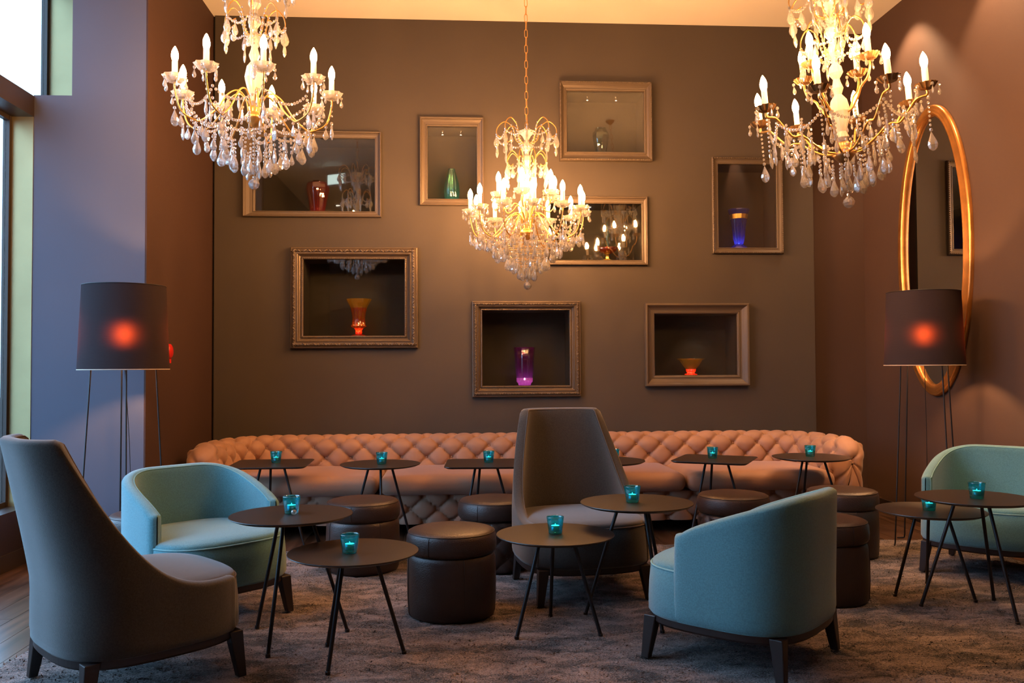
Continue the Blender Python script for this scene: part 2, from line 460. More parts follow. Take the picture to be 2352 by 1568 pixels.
# side window wall
wallpanel('wall_left', [((UL - .17, -VEND, 3.92), (UL, -.2, CZ)),
                        ((UL - .17, -VEND, 0), (UL, -5.0, 3.92)), ((UL - .17, -VC, 0), (UL, .3, 2.83))], M_SIDE)
wallpanel('wall_left_sill', [((UL - .17, -VEND, 0), (UL, -VC, .34))], M_DARKWOOD)
wallpanel('trim_1', [((UL - .17, -5.0, 2.79), (UL + .004, -VC, 2.922))], M_BRONZE)             # transom beam
wallpanel('trim_2', [((UL - .17, -VC - .004, .34), (UL + .001, -VC + .012, 2.79))], M_BRASS_PANEL)  # lower brass jamb
wallpanel('trim_3', [((UL - .17, -1.0, 2.80), (-2.8, -.98, 3.94))], M_BRASS_PANEL)             # upper brass jamb
wallpanel('baseboard_left', [((UL, -9.2, .0), (UL + .015, -VC, .10))], M_BRONZE)
wallpanel('baseboard_back', [((PU1, .105, 0), (UR, .12, .09))], M_BRONZE)
wallpanel('baseboard_right', [((UR - .014, -VEND, 0), (UR, .12, .09))], M_BRONZE)
for k, (z0, z1, va, vb) in enumerate(((.34, 2.79, VC, 5.0), (2.922, 3.92, 1.0, 5.0))):
    wo = struct(thing('window_%d' % (k + 1), '', '')); del wo['label']; del wo['category']; room(wo)
    n = 2; posts = [va + .016 + (vb - va - .032) * i / n for i in range(n + 1)]
    for i, v in enumerate(posts):
        B().box((UL - .17, -v - .016, z0), (UL - .13, -v + .016, z1)).obj('window_post', M_BRONZE, wo)
    for z in (z0, z1 - .03):
        B().box((UL - .168, -vb, z), (UL - .132, -va, z + .03)).obj('window_rail', M_BRONZE, wo)
    for i in range(n):
        B().box((UL - .156, -posts[i + 1] + .016, z0 + .03), (UL - .150, -posts[i] - .016, z1 - .03)).obj('window_pane', M_PANE, wo)
wallpanel('wall_right', [((UR, -VEND, 0), (UR + .2, .3, CZ))], M_SIDE)
wallpanel('wall_front', [((UL - .2, -VEND - .2, 0), (UR + .2, -VEND, CZ))], M_SIDE)
wallpanel('ceiling', [((UL - .2, -VEND - .2, CZ), (UR + .2, .6, CZ + .15))], M_CEIL)

# floor: sub-floor and separate walnut planks where the photograph shows bare wood
fl = B(); fl.box((UL - .2, -VEND - .2, -.12), (UR + .2, .6, -.012))
floor = room(struct(fl.obj('floor', M_FLOORBASE)))
CU0, CU1, CV0, CV1 = -2.285, 2.93, 1.40, 8.0
pw, pl_ = .135, 1.45
pm = {}
def plank_mesh(L):
    key = round(L, 2)
    if key not in pm:
        b = B(); b.box((0, -L + .002, -.012), (pw - .0025, 0, 0)); pm[key] = b.me('plank')
    return pm[key]
u = UL + .001; col = 0
while u < UR - .01:
    off = random.random() * pl_
    v = -off
    while v < 7.2:
        a, c = max(v, 0.0), min(v + pl_, 7.2)
        if c - a > .06 and not (u > CU0 + .15 and u + pw < CU1 - .1 and a > CV0 + .2) and not (u + pw > -2.30 and u < 2.45 and c < .9) \
           and not (u < -2.43 and c < VC - .02):
            o = link('plank', plank_mesh(c - a), M_PLANK, floor); o.location = (u, -a, 0)
        v += pl_
    u += pw; col += 1
# the shag carpet
def carpet():
    nu, nv = 190, 230; P = []
    from mathutils import noise
    for i in range(nu + 1):
        row = []
        for j in range(nv + 1):
            x = CU0 + (CU1 - CU0) * i / nu; y = -(CV0 + (CV1 - CV0) * j / nv)
            e = min(i, nu - i, j, nv - j)
            z = .016 + .008 * noise.noise((x * 9, y * 9, 0)) + .006 * noise.noise((x * 37, y * 37, 3))
            if e == 0: z = .001
            x += .006 * noise.noise((x * 30, y * 30, 8)) if e < 2 else 0
            row.append((x, y, max(z, .001)))
        P.append(row[::-1])
    return B().grid(P).obj('shag_carpet', M_CARPET, smooth=True)
cp = room(carpet()); tag(cp, 'brown mottled shag carpet under the lounge seats and tables', 'carpet')
# short upright tufts that make the pile rough towards the camera
def tufts():
    from mathutils import noise
    b = B(); rnd = random.Random(3)
    V = []; F = []
    for k in range(42000):
        vv = 1.42 + (6.0 - 1.42) * (1 - rnd.random() ** 1.0); uu = rnd.uniform(CU0 + .01, CU1 - .02)
        z = .016 + .008 * noise.noise((uu * 9, -vv * 9, 0)) - .004
        a = rnd.uniform(0, 2 * PI); h = rnd.uniform(.006, .012); wd = rnd.uniform(.004, .008)
        dx, dy = math.cos(a) * wd, math.sin(a) * wd; lx, ly = rnd.uniform(-.012, .012), rnd.uniform(-.012, .012)
        n = len(V)
        V += [(uu - dx, -vv - dy, z), (uu + dx, -vv + dy, z), (uu + lx + dy * .3, -vv + ly, z + h), (uu - dy, -vv + dx, z)]
        F += [(n, n + 1, n + 2), (n + 1, n + 3, n + 2), (n + 3, n, n + 2)]
    return mesh('pile', V, F, True)
tf = link('pile_tufts', tufts(), M_CARPET, cp); tf['kind'] = 'stuff'

# outside: marble faced building and street
b = B()
mb = thing('marble_building', 'white veined marble building seen through the upper window', 'building', (-7.2, 9.6, 0))
b = B(); b.box((2.02, 0, -.2), (8, .6, 12)); b.obj('facade_slab', M_MARBLE, mb)
for i in range(6):
    for j in range(3):
        q = B(); q.box((2.02 + j * 1.3, -.03, i * 1.0), (2.02 + j * 1.3 + 1.29, 0, i * 1.0 + .99)); q.obj('stone_panel', M_MARBLE, mb)
street = struct(B().box((-40, -30, -.3), (-3.45, 40, -.14)).obj('pavement', principled('pavement_stone', (.22, .22, .21), .8)))
op = thing('street_building', 'low grey building across the street outside the window', 'building', (-24, 2, -.14))
B().box((-3, -14, 0), (0, 12, 2.6)).obj('wall', principled('street_render', (.30, .28, .25), .8), op)

# ceiling fittings
def downlight(u, v, k):
    p = RW(u, v, CZ)
    t = thing('downlight', 'round recessed ceiling downlight ' + ('by the window near the exit sign', 'by the window wall far behind the seats', 'deep in the room towards the right wall', 'deep in the middle of the room', 'farthest from the back wall')[k], 'light', p, TH, 'recessed downlights in the ceiling')
    B().lathe([(.060, 0), (.060, -.006), (.045, -.008), (.042, -.002)], 20).obj('trim_ring', M_CHROME, t, smooth=True)
    B().lathe([(.0, -.003), (.043, -.003)], 16).obj('lens', M_DOWN, t)
for k, (u, v) in enumerate(((-2.76, 4.7), (-2.54, 8.4), (1.95, 8.4), (1.1, 8.3), (1.95, 9.2))): downlight(u, v, k)
def wallwash(u, v, power, wh):
    p = RW(u, v, CZ)
    t = thing('wall_washer', 'small ceiling spotlight washing the right wall ' + wh, 'light', p, TH, 'ceiling spotlights along the right wall')
    B().lathe([(.045, 0), (.045, -.02), (.034, -.022), (.034, -.004)], 16).obj('housing', M_CHROME, t, smooth=True)
    B().lathe([(0, -.006), (.034, -.006)], 12).obj('lens', M_DOWN, t)
    l = bpy.data.lights.new('spot', 'SPOT'); l.energy = power; l.color = (1, .62, .34); l.spot_size = math.radians(84); l.spot_blend = .55; l.shadow_soft_size = .02
    o = bpy.data.objects.new('lamp', l); COL.objects.link(o); o.parent = t; o.location = (0, 0, -.03); o.rotation_euler = (0, math.radians(-14), 0)
for v, wh in ((.75, 'at the back corner'), (1.85, 'above the near half of the mirror'), (3.6, 'above the right tub chair')): wallwash(2.72, v, 120, wh)
t = thing('exit_sign', 'small lit white emergency sign hanging from the ceiling', 'sign', RW(-2.15, 5.4, CZ), TH + .5)
B().tube([(0, 0, 0), (0, 0, -.10)], .006).obj('hanger', M_CHROME, t)
B().box((-.16, -.02, -.26), (.16, .02, -.10)).obj('casing', M_CHROME, t)
B().box((-.15, .0205, -.25), (.15, .0215, -.11)).obj('panel', M_EXITW, t)

# ================================================================== FRAMED NICHES
def frame_mesh(o, i, prof, ornate=0):
    """prof: (t, h) t=0 outer edge .. 1 inner edge, h height off the wall"""
    P = []
    for cx, cz in ((0, 0), (2, 0), (2, 3), (0, 3)):
        row = []
        for t_, h in prof:
            x = o[cx if cx == 0 else 2] * (1 - t_) + i[cx if cx == 0 else 2] * t_
            z = o[1 if cz == 0 else 3] * (1 - t_) + i[1 if cz == 0 else 3] * t_
            row.append((x, -h, z))
        P.append(row)
    b = B()
    for k in range(4):   # each rail flat shaded with its own verts (mitred corners)
        b.grid([P[k], P[(k + 1) % 4]])
    return b


PROF_PLAIN = [(0, 0), (0, .030), (.10, .036), (.22, .034), (.30, .022), (.55, .016), (.80, .014), (.86, .018), (.97, .016), (1, .010), (1, -.03)]
PROF_SCOOP = [(0, 0), (0, .050), (.06, .056), (.18, .056), (.24, .048), (.42, .030), (.60, .020), (.74, .018), (.80, .024), (.92, .022), (1, .012), (1, -.03)]
PROF_ORN = [(0, 0), (0, .030), (.05, .040), (.10, .042), (.14, .036), (.18, .040), (.28, .052), (.38, .050), (.44, .040), (.50, .040), (.56, .046), (.62, .040), (.70, .020), (.80, .012), (.86, .020), (.94, .022), (1, .012), (1, -.03)]


def ornaments(o, i, tpos, h, size, kind):
    """row of carved leaves or beads round the moulding, one joined mesh"""
    b = B()
    x0, x1 = o[0] * (1 - tpos) + i[0] * tpos, o[2] * (1 - tpos) + i[2] * tpos
    z0, z1 = o[1] * (1 - tpos) + i[1] * tpos, o[3] * (1 - tpos) + i[3] * tpos
    for (ax, az), (bx, bz) in (((x0, z0), (x1, z0)), ((x1, z0), (x1, z1)), ((x1, z1), (x0, z1)), ((x0, z1), (x0, z0))):
        L = math.hypot(bx - ax, bz - az); n = max(2, round(L / size)); dx, dz = (bx - ax) / L, (bz - az) / L
        for k in range(n + 1):
            s = L * k / n; x, z = ax + dx * s, az + dz * s
            def blob(cx, cz, ra, rb, ang, hh):
                ca, sa = math.cos(ang), math.sin(ang); ring = []
                for q in range(8):
                    a = 2 * PI * q / 8; p, r_ = ra * math.cos(a), rb * math.sin(a)
                    u_, v_ = dx * (p * ca - r_ * sa) - dz * (p * sa + r_ * ca), dz * (p * ca - r_ * sa) + dx * (p * sa + r_ * ca)
                    ring.append((cx + u_, -h, cz + v_))
                mid = [((x_ - cx) * .6 + cx, -h - hh * .75, (z_ - cz) * .6 + cz) for x_, _, z_ in ring]
                b.grid([ring + ring[:1], mid + mid[:1]]); b.add(mid + [(cx, -h - hh, cz)], [(q, (q + 1) % 8, 8) for q in range(8)])
            if kind == 'bead': blob(x, z, size * .34, size * .34, 0, size * .3)
            else:
                blob(x, z, size * .46, size * .20, .6 if k % 2 else -.6, size * .22)
                blob(x + dx * size * .5, z + dz * size * .5, size * .16, size * .16, 0, size * .2)
    return b


M_NICHE_SHADED = principled('shaded_niche_lining', (.030, .025, .018), .8, bump=(200, .2, 'weave'))  # same lining darkened; shade of niches without spots is in the colour
def niche(key, label, prof, mat, depth=.30, spots=0, orn=(), lit=0, litcol=(1, .72, .45)):
    o, i = FR[key]
    cu, cz = (o[0] + o[2]) / 2, (o[1] + o[3]) / 2
    oo = (o[0] - cu, o[1] - cz, o[2] - cu, o[3] - cz); ii = (i[0] - cu, i[1] - cz, i[2] - cu, i[3] - cz)
    t = thing('framed_display_niche', label, 'display frame', RW(cu, 0, cz), TH, 'framed display niches on the back wall')
    fo = frame_mesh(oo, ii, prof).obj('frame', mat, t)
    for (tp, h, s, kd) in orn:
        q = ornaments(oo, ii, tp, h, s, kd).obj('carved_ornament', mat, fo, smooth=True)
    # lining box, one wall at a time joined
    x0, z0, x1, z1 = ii
    b = B(); d = depth; w_ = .004
    b.box((x0 - w_, 0, z0 - w_ - .01), (x1 + w_, d, z0)); b.box((x0 - w_, 0, z1), (x1 + w_, d, z1 + w_ + .01))
    b.box((x0 - w_ - .01, 0, z0 - .01), (x0, d, z1 + .01)); b.box((x1, 0, z0 - .01), (x1 + w_ + .01, d, z1 + .01)); b.box((x0 - w_, d, z0 - w_), (x1 + w_, d + .01, z1 + w_))
    b.obj('niche_lining', M_NICHE if spots else M_NICHE_SHADED, t)
    B().box((x0, -.006, z0), (x1, -.002, z1)).obj('glass_pane', M_NICHEPANE, t)
    w2 = (x1 - x0)
    for k in range(spots):
        sx = x0 + w2 * (.30 + .38 * k) if spots > 1 else 0
        s = B().lathe([(.013, 0), (.013, -.006), (.008, -.007), (.008, -.02), (.011, -.032), (.009, -.033)], 10).obj('spotlight', M_CHROME, t, smooth=True, loc=(sx, d * .45, z1))
        B().lathe([(0, -.031), (.0088, -.031)], 8).obj('lens', M_SPOT, s)
    if lit:
        l = bpy.data.lights.new('niche_spot', 'SPOT'); l.energy = lit; l.color = litcol; l.spot_size = math.radians(100); l.spot_blend = .8; l.shadow_soft_size = .012
        lo = bpy.data.objects.new('niche_lamp', l); COL.objects.link(lo); lo.parent = t; lo.location = (w2 * .08, d * .45, z1 - .04)
    return t


PLAIN_ORN = [(.16, .036, .016, 'bead')]
niche('rose', 'wide plain taupe frame around a niche with a rose glass vase, upper left', PROF_PLAIN, M_FRAME, lit=1.0)
niche('mint', 'upright plain taupe frame around a niche with a tall mint glass vase', PROF_PLAIN, M_FRAME, spots=2, lit=1.1)
niche('green', 'topmost taupe frame with a beaded edge around a dark green glass vase', PROF_SCOOP, M_FRAME, spots=2, orn=[(.12, .056, .016, 'bead')], lit=1.2)
niche('bowl', 'taupe frame half hidden behind the middle chandelier', PROF_PLAIN, M_FRAME, lit=.3)
niche('blue', 'upright taupe frame around a niche with a cobalt blue vase', PROF_PLAIN, M_FRAME, orn=[(.16, .036, .018, 'bead')], lit=.7)
niche('amber', 'large ornate carved bronze frame around a niche with an amber glass vase', PROF_ORN, M_FRAME2, orn=[(.32, .050, .042, 'leaf'), (.90, .020, .016, 'bead')], lit=2.6)
niche('violet', 'ornate carved taupe frame around a niche with a violet glass vase', PROF_ORN, M_FRAME2, orn=[(.32, .050, .032, 'leaf'), (.90, .020, .014, 'bead')], lit=1.5)
niche('dish', 'deep scooped taupe frame around a niche with a small amber bowl', PROF_SCOOP, M_FRAME, lit=3)

# glass vases standing in the niches
def vase(name, label, key, u, h, segs, depth=.13, glow=0, gcol=(1, 1, 1)):
    """segs: list of (part name, material, profile, flutes, depth of flutes, n)"""
    t = thing(name, label, 'vase' if 'bowl' not in name else 'bowl', RW(u, -depth, FR[key][1][1] + .0005), TH, 'coloured glass in the wall niches')
    for nm, mat, prof, fl_, fd, n in segs:
        B().lathe(prof, n, flute=fl_, fd=fd).obj(nm, mat, t, smooth=(n > 20))
    if glow:
        l = bpy.data.lights.new('base_light', 'POINT'); l.energy = glow; l.color = gcol; l.shadow_soft_size = .008
        lo = bpy.data.objects.new('base_light', l); COL.objects.link(lo); lo.parent = t; lo.location = (0, 0, h * .16)
    return t


vase('glass_vase', 'rounded rose coloured glass vase with optic ribs', 'rose', -1.602, .27, [
    ('body', M_VPINK, [(0, .004), (.058, .0), (.062, .02), (.080, .12), (.100, .20), (.094, .245), (.078, .268), (.076, .262), (.090, .24), (.095, .20), (.075, .12), (.056, .03)], 10, .04, 60),
    ('foot', M_VRED, [(0, .006), (.052, .006), (.054, .018), (.0, .022)], 10, .08, 60)], glow=0.18, gcol=(1, .5, .3))
vase('glass_vase', 'tall ribbed mint green glass vase with a narrow neck', 'mint', -.491, .28, [
    ('body', M_VMINT, [(0, .004), (.045, 0), (.060, .03), (.068, .08), (.062, .15), (.044, .22), (.030, .262), (.030, .278), (.027, .276), (.027, .262), (.040, .22), (.058, .15), (.064, .08), (.055, .03), (0, .012)], 14, .08, 84)], glow=0.27, gcol=(.7, 1, .9))
vase('glass_vase', 'squat dark bottle green glass vase', 'green', .773, .23, [
    ('body', M_VGREEN, [(0, .004), (.042, 0), (.048, .02), (.062, .10), (.072, .165), (.066, .195), (.050, .210), (.050, .232), (.046, .232), (.046, .210), (.062, .19), (.066, .165), (.044, .02), (0, .012)], 8, .06, 64)], glow=0.11, gcol=(1, .95, .7))
vase('glass_vase', 'cobalt blue cut glass vase with a gilded band', 'blue', 1.956, .345, [
    ('foot', M_VBLUE, [(0, .0), (.080, 0), (.082, .012), (.050, .035), (.038, .05), (0, .052)], 8, .10, 48),
    ('body', M_VBLUE, [(.038, .05), (.050, .10), (.060, .20), (.072, .262)], 12, .10, 72),
    ('gilded_band', M_VGOLD, [(.0725, .262), (.078, .300)], 0, 0, 12),
    ('rim', M_VBLUE, [(.078, .300), (.086, .318), (.093, .335), (.090, .345), (.078, .33), (.066, .262), (.045, .10)], 0, 0, 12)], glow=0.40, gcol=(.6, .7, 1))
vase('glass_vase', 'flared ruby and amber cut glass vase on a stem', 'amber', -1.264, .31, [
    ('foot', M_VRED, [(0, 0), (.070, 0), (.070, .006), (.030, .016), (.026, .05), (.040, .066)], 10, .08, 60),
    ('bowl_body', M_VAMBER, [(.040, .066), (.060, .078), (.066, .085), (.056, .095), (.052, .14), (.058, .19), (.068, .235)], 12, .10, 72),
    ('rim_band', M_VYELLOW, [(.068, .235), (.088, .275), (.108, .308), (.104, .308), (.084, .275), (.060, .225), (.05, .14)], 0, 0, 12)], glow=0.50, gcol=(1, .55, .2))
vase('glass_vase', 'straight violet glass vase glowing pink at its base', 'violet', .113, .32, [
    ('body', M_VPURPLE, [(.068, .062), (.076, .12), (.082, .22), (.091, .318), (.087, .318), (.078, .22), (.072, .12), (.062, .07)], 10, .05, 60),
    ('base', M_VPINKB, [(0, 0), (.052, 0), (.056, .018), (.068, .030), (.070, .062), (.0, .045)], 14, .10, 84)], glow=0.63, gcol=(1, .8, 1))
vase('glass_bowl', 'small footed amber glass bowl with a ruby base', 'dish', 1.527, .14, [
    ('foot', M_VRED, [(0, 0), (.055, 0), (.056, .008), (.030, .016), (.040, .03), (.044, .05), (.0, .052)], 12, .12, 72),
    ('cup', M_VYELLOW, [(.040, .048), (.075, .085), (.100, .125), (.124, .136), (.120, .140), (.096, .130), (.070, .09), (.03, .056)], 12, .05, 60)], glow=0.40, gcol=(1, .7, .3))
vase('glass_bowl', 'amber glass centrepiece with drops in the niche behind the middle chandelier', 'bowl', .82, .2, [
    ('foot', M_VYELLOW, [(0, 0), (.06, 0), (.05, .01), (.014, .03), (.014, .06), (.03, .07)], 8, .1, 48),
    ('cup', M_VAMBER, [(.03, .07), (.07, .09), (.10, .12), (.096, .12), (.064, .096), (0, .08)], 10, .08, 60),
    ('spire', M_VMINT, [(.014, .08), (.022, .12), (.010, .18), (.018, .22), (.004, .34), (0, .36)], 0, 0, 10)], glow=0.25, gcol=(1, .75, .4))

# ================================================================== OVAL MIRROR
def oval_mirror():
    P = RW(UR - .007, 1.005, 2.03)
    t = thing('oval_mirror', 'tall oval wall mirror in a fluted gold frame', 'mirror', P, TH + .020)
    # in local coordinates the wall plane is x=0 and the room is -x
    a, c = .47, 1.065
    prof = [(0, 0), (0, .022), (.014, .034), (.024, .028), (.034, .040), (.046, .034), (.056, .046), (.072, .040), (.082, .028), (.084, .008)]
    P_ = []
    for k in range(96):
        th = 2 * PI * k / 96
        P_.append([(-h, (a - s) * math.cos(th), (c - s) * math.sin(th)) for s, h in prof])
    fixn(B().grid(P_, closeu=True).obj('gold_frame', M_GOLD, t, smooth=True))
    ring = [(-.010, (a - .08) * math.cos(2 * PI * k / 96), (c - .08) * math.sin(2 * PI * k / 96)) for k in range(96)]
    back = [(-.002, y, z) for _, y, z in ring]
    b = B(); b.add(ring, [tuple(range(96))[::-1]], True); b.grid([ring, back], closev=True); b.obj('mirror_glass', M_MIRROR, t)
oval_mirror()

# ================================================================== CHESTERFIELD SOFA
TW, TH_ = .195, .088
def tuft(x, y, depth):
    a = x / TW + y / (2 * TH_); c = x / TW - y / (2 * TH_)
    s = abs(math.sin(PI * a)) * abs(math.sin(PI * c))
    da, dc = a - round(a), c - round(c)
    d2 = da * da + dc * dc
    edge = min(abs(math.sin(PI * a)), abs(math.sin(PI * c)))
    return depth * (s ** .42) * 1.12 + .013 * min(1, edge * 6) - .026 * math.exp(-d2 * 45)


def sofa():
    U0, U1 = -2.365, 2.545; cu = (U0 + U1) / 2
    t = thing('chesterfield_sofa', 'long tan leather chesterfield sofa with deep buttoned back along the wall', 'sofa', RW(cu, 0, 0), TH)
    hw = (U1 - U0) / 2
    # centre line of the back and arms in plan (x, v)
    R_, vb, vf, inx = .42, .20, .93, hw - .16
    path = []
    nst = 26
    for i in range(nst + 1): path.append((-inx - .02 * (1 - i / nst), vf - (vf - vb - R_) * i / nst))
    for i in range(1, 25):
        a = PI + (PI / 2) * i / 25; path.append((-inx + R_ + R_ * math.cos(a), vb + R_ + R_ * math.sin(a)))
    nb = 330
    for i in range(nb + 1): path.append((-inx + R_ + (2 * inx - 2 * R_) * i / nb, vb))
    path += [(-x, v) for x, v in path[:nst + 25][::-1]]
    # resample evenly
    L = [0]
    for p, q in zip(path, path[1:]): L.append(L[-1] + math.hypot(q[0] - p[0], q[1] - p[1]))
    tot = L[-1]; nseg = 720; pts = []; j = 0
    for i in range(nseg + 1):
        s = tot * i / nseg
        while j < len(L) - 2 and L[j + 1] < s: j += 1
        k = (s - L[j]) / (L[j + 1] - L[j]); pts.append((path[j][0] * (1 - k) + path[j + 1][0] * k, path[j][1] * (1 - k) + path[j + 1][1] * k, s))
    # section: (q inward, z), arc parameter from inner bottom over the roll to the back
    sec = [(.118, .09), (.132, .15), (.136, .22), (.135, .30), (.130, .36), (.122, .42), (.112, .47), (.104, .51), (.104, .545), (.100, .575), (.085, .605), (.060, .630), (.025, .644), (-.015, .644), (-.055, .630), (-.085, .602), (-.100, .565), (-.100, .53), (-.09, .50), (-.085, .40), (-.085, .20), (-.082, .10), (-.06, .088), (0, .086), (.06, .086), (.112, .088)]
    SL = [0]
    for p, q in zip(sec, sec[1:]): SL.append(SL[-1] + math.hypot(q[0] - p[0], q[1] - p[1]))
    ns = 112; s0 = SL[3]
    def secat(s):
        j = 0
        while j < len(SL) - 2 and SL[j + 1] < s: j += 1
        k = (s - SL[j]) / (SL[j + 1] - SL[j])
        q = (sec[j][0] * (1 - k) + sec[j + 1][0] * k, sec[j][1] * (1 - k) + sec[j + 1][1] * k)
        tx, tz = sec[j + 1][0] - sec[j][0], sec[j + 1][1] - sec[j][1]; l = math.hypot(tx, tz)
        return q, (tz / l, -tx / l)          # outward normal (towards the seat, up)
    smooth_n = []
    for jx in range(ns + 1):
        s = SL[-1] * jx / ns; nx = nz = 0
        for e in (-.04, -.02, 0, .02, .04):
            _, n_ = secat(max(0, min(SL[-1] - 1e-4, s + e))); nx += n_[0]; nz += n_[1]
        l = math.hypot(nx, nz); smooth_n.append((nx / l, nz / l))
    tuftend = SL[15] - s0
    def place(i, jx, extra=None, shrink=0, fwd=0):
        x, v, s = pts[i]; i0, i1 = max(0, i - 2), min(nseg, i + 2)
        tx, tv = pts[i1][0] - pts[i0][0], pts[i1][1] - pts[i0][1]; l = math.hypot(tx, tv); tx /= l; tv /= l
        nx, nv = -tv, tx                     # towards the seat
        sl = SL[-1] * jx / ns; (q, z), _ = secat(sl); n_ = smooth_n[jx]
        d = 0
        se = sl - s0
        if -.03 < se < tuftend + .05:
            k = 1 if se < tuftend else max(0, 1 - (se - tuftend) / .05)
            d = (tuft(s - tot / 2, se - .02, .026) - .012) * k
        if extra is not None: d = extra
        q += n_[0] * d; z += n_[1] * d
        if shrink:
            q = q * (1 - shrink) + .01 * shrink; z = z * (1 - shrink * .9) + (.50 * shrink * .9)
        return Vector((x + nx * q + tx * fwd, -(v + nv * q + tv * fwd), z))
    P = []
    pleat = lambda jx, sh: .016 * abs(math.cos(PI * jx / ns * 6)) ** 10 * (1 - sh * .6)
    for sh, fw in ((1, -.060), (.90, -.072), (.75, -.084), (.55, -.082), (.40, -.072), (.25, -.055), (.12, -.034), (.04, -.014)):
        P.append([place(0, jx, 0.012, sh, fw + pleat(jx, sh)) for jx in range(ns + 1)])
    for i in range(nseg + 1): P.append([place(i, jx) for jx in range(ns + 1)])
    for sh, fw in ((.04, .014), (.12, .034), (.25, .055), (.40, .072), (.55, .082), (.75, .084), (.90, .072), (1, .060)):
        P.append([place(nseg, jx, 0.012, sh, fw - pleat(jx, sh)) for jx in range(ns + 1)])
    back = fixn(B().grid(P).obj('buttoned_back', M_LEATHER, t, smooth=True))
    bme = B().lathe([(0, .006), (.006, .005), (.010, .002), (.010, -.003)], 8).me('button', True)
    def button(p, nrm, parent):
        o = link('button', bme, M_BUTTON, parent); o.location = p
        o.rotation_mode = 'QUATERNION'; o.rotation_quaternion = nrm.to_track_quat('Z', 'Y')
    nrow = int(tuftend / TH_) + 1
    for jr in range(nrow):
        sl = .02 + jr * TH_
        if sl > tuftend + .01: continue
        sl += s0
        for kx in range(-19, 20):
            s = tot / 2 + (kx + (.5 if jr % 2 else 0)) * TW
            if s < .01 or s > tot - .01: continue
            i = round(s / tot * nseg); jx = round(sl / SL[-1] * ns)
            p = place(i, jx, -.018); q = place(i, jx, .02); button(p, (q - p).normalized(), back)
    for q_, sg in ((0, -1), (nseg, 1)):
        pc = place(q_, 0, 0, 1, sg * .066); button(Vector((pc.x, pc.y, .485)), Vector((0, -1, 0)), back)
    # front face pleated end fans on the arms: base under the seat
    b = B(); xin = inx - .12; P = []
    nx_, nz_ = 460, 16
    for i in range(nx_ + 1):
        x = -xin + 2 * xin * i / nx_; row = []
        for j in range(nz_ + 1):
            z = .085 + .21 * j / nz_
            row.append((x, -(.90 + tuft(x, z - .10, .022)), z))
        P.append(row)
    base = B().grid(P); base.box((-xin, -.90, .085), (xin, -.12, .30))
    base = base.obj('buttoned_base', M_LEATHER, t, smooth=True)
    for jr in range(3):
        z = .10 + jr * TH_
        for kx in range(-12, 13):
            x = (kx + (.5 if jr % 2 else 0)) * TW
            if abs(x) > xin - .03: continue
            button(Vector((x, -.893, z)), Vector((0, -1, 0)), base)
    # seat cushions
    n = 4; W_ = 2 * (xin + .015) / n
    cm = rbox(W_ - .006, .74, .135, .062, .022, 18).me('seat_cushion', True)
    for k in range(n):
        o = link('seat_cushion', cm, M_LEATHER, t); o.location = (-xin - .015 + W_ * (k + .5), -.645, .362)
        fixn(o) if k == 0 else None
    for x in (-hw + .25, -1.2, 0, 1.2, hw - .25):
        for v in (.25, .82):
            B().lathe([(.022, 0), (.030, .085)], 10, c=(x, -v, 0), caps=True).obj('foot', M_DARKWOOD, t)
    return t
sofa()

# ================================================================== CHAIRS
def plan(n=96, a=.335, e=3.0):
    out = []
    for i in range(n):
        t = 2 * PI * i / n; c, s = math.cos(t), math.sin(t)
        out.append((a * math.copysign(abs(c) ** (2 / e), c), a * math.copysign(abs(s) ** (2 / e), s)))
    return out


def resample(pl, n):
    q = pl + pl[:1]; L = [0]
    for a, b in zip(q, q[1:]): L.append(L[-1] + math.hypot(b[0] - a[0], b[1] - a[1]))
    out = []; j = 0
    for i in range(n):
        s = L[-1] * i / n
        while L[j + 1] < s: j += 1
        k = (s - L[j]) / max(1e-9, L[j + 1] - L[j]); out.append((q[j][0] * (1 - k) + q[j + 1][0] * k, q[j][1] * (1 - k) + q[j + 1][1] * k))
    return out


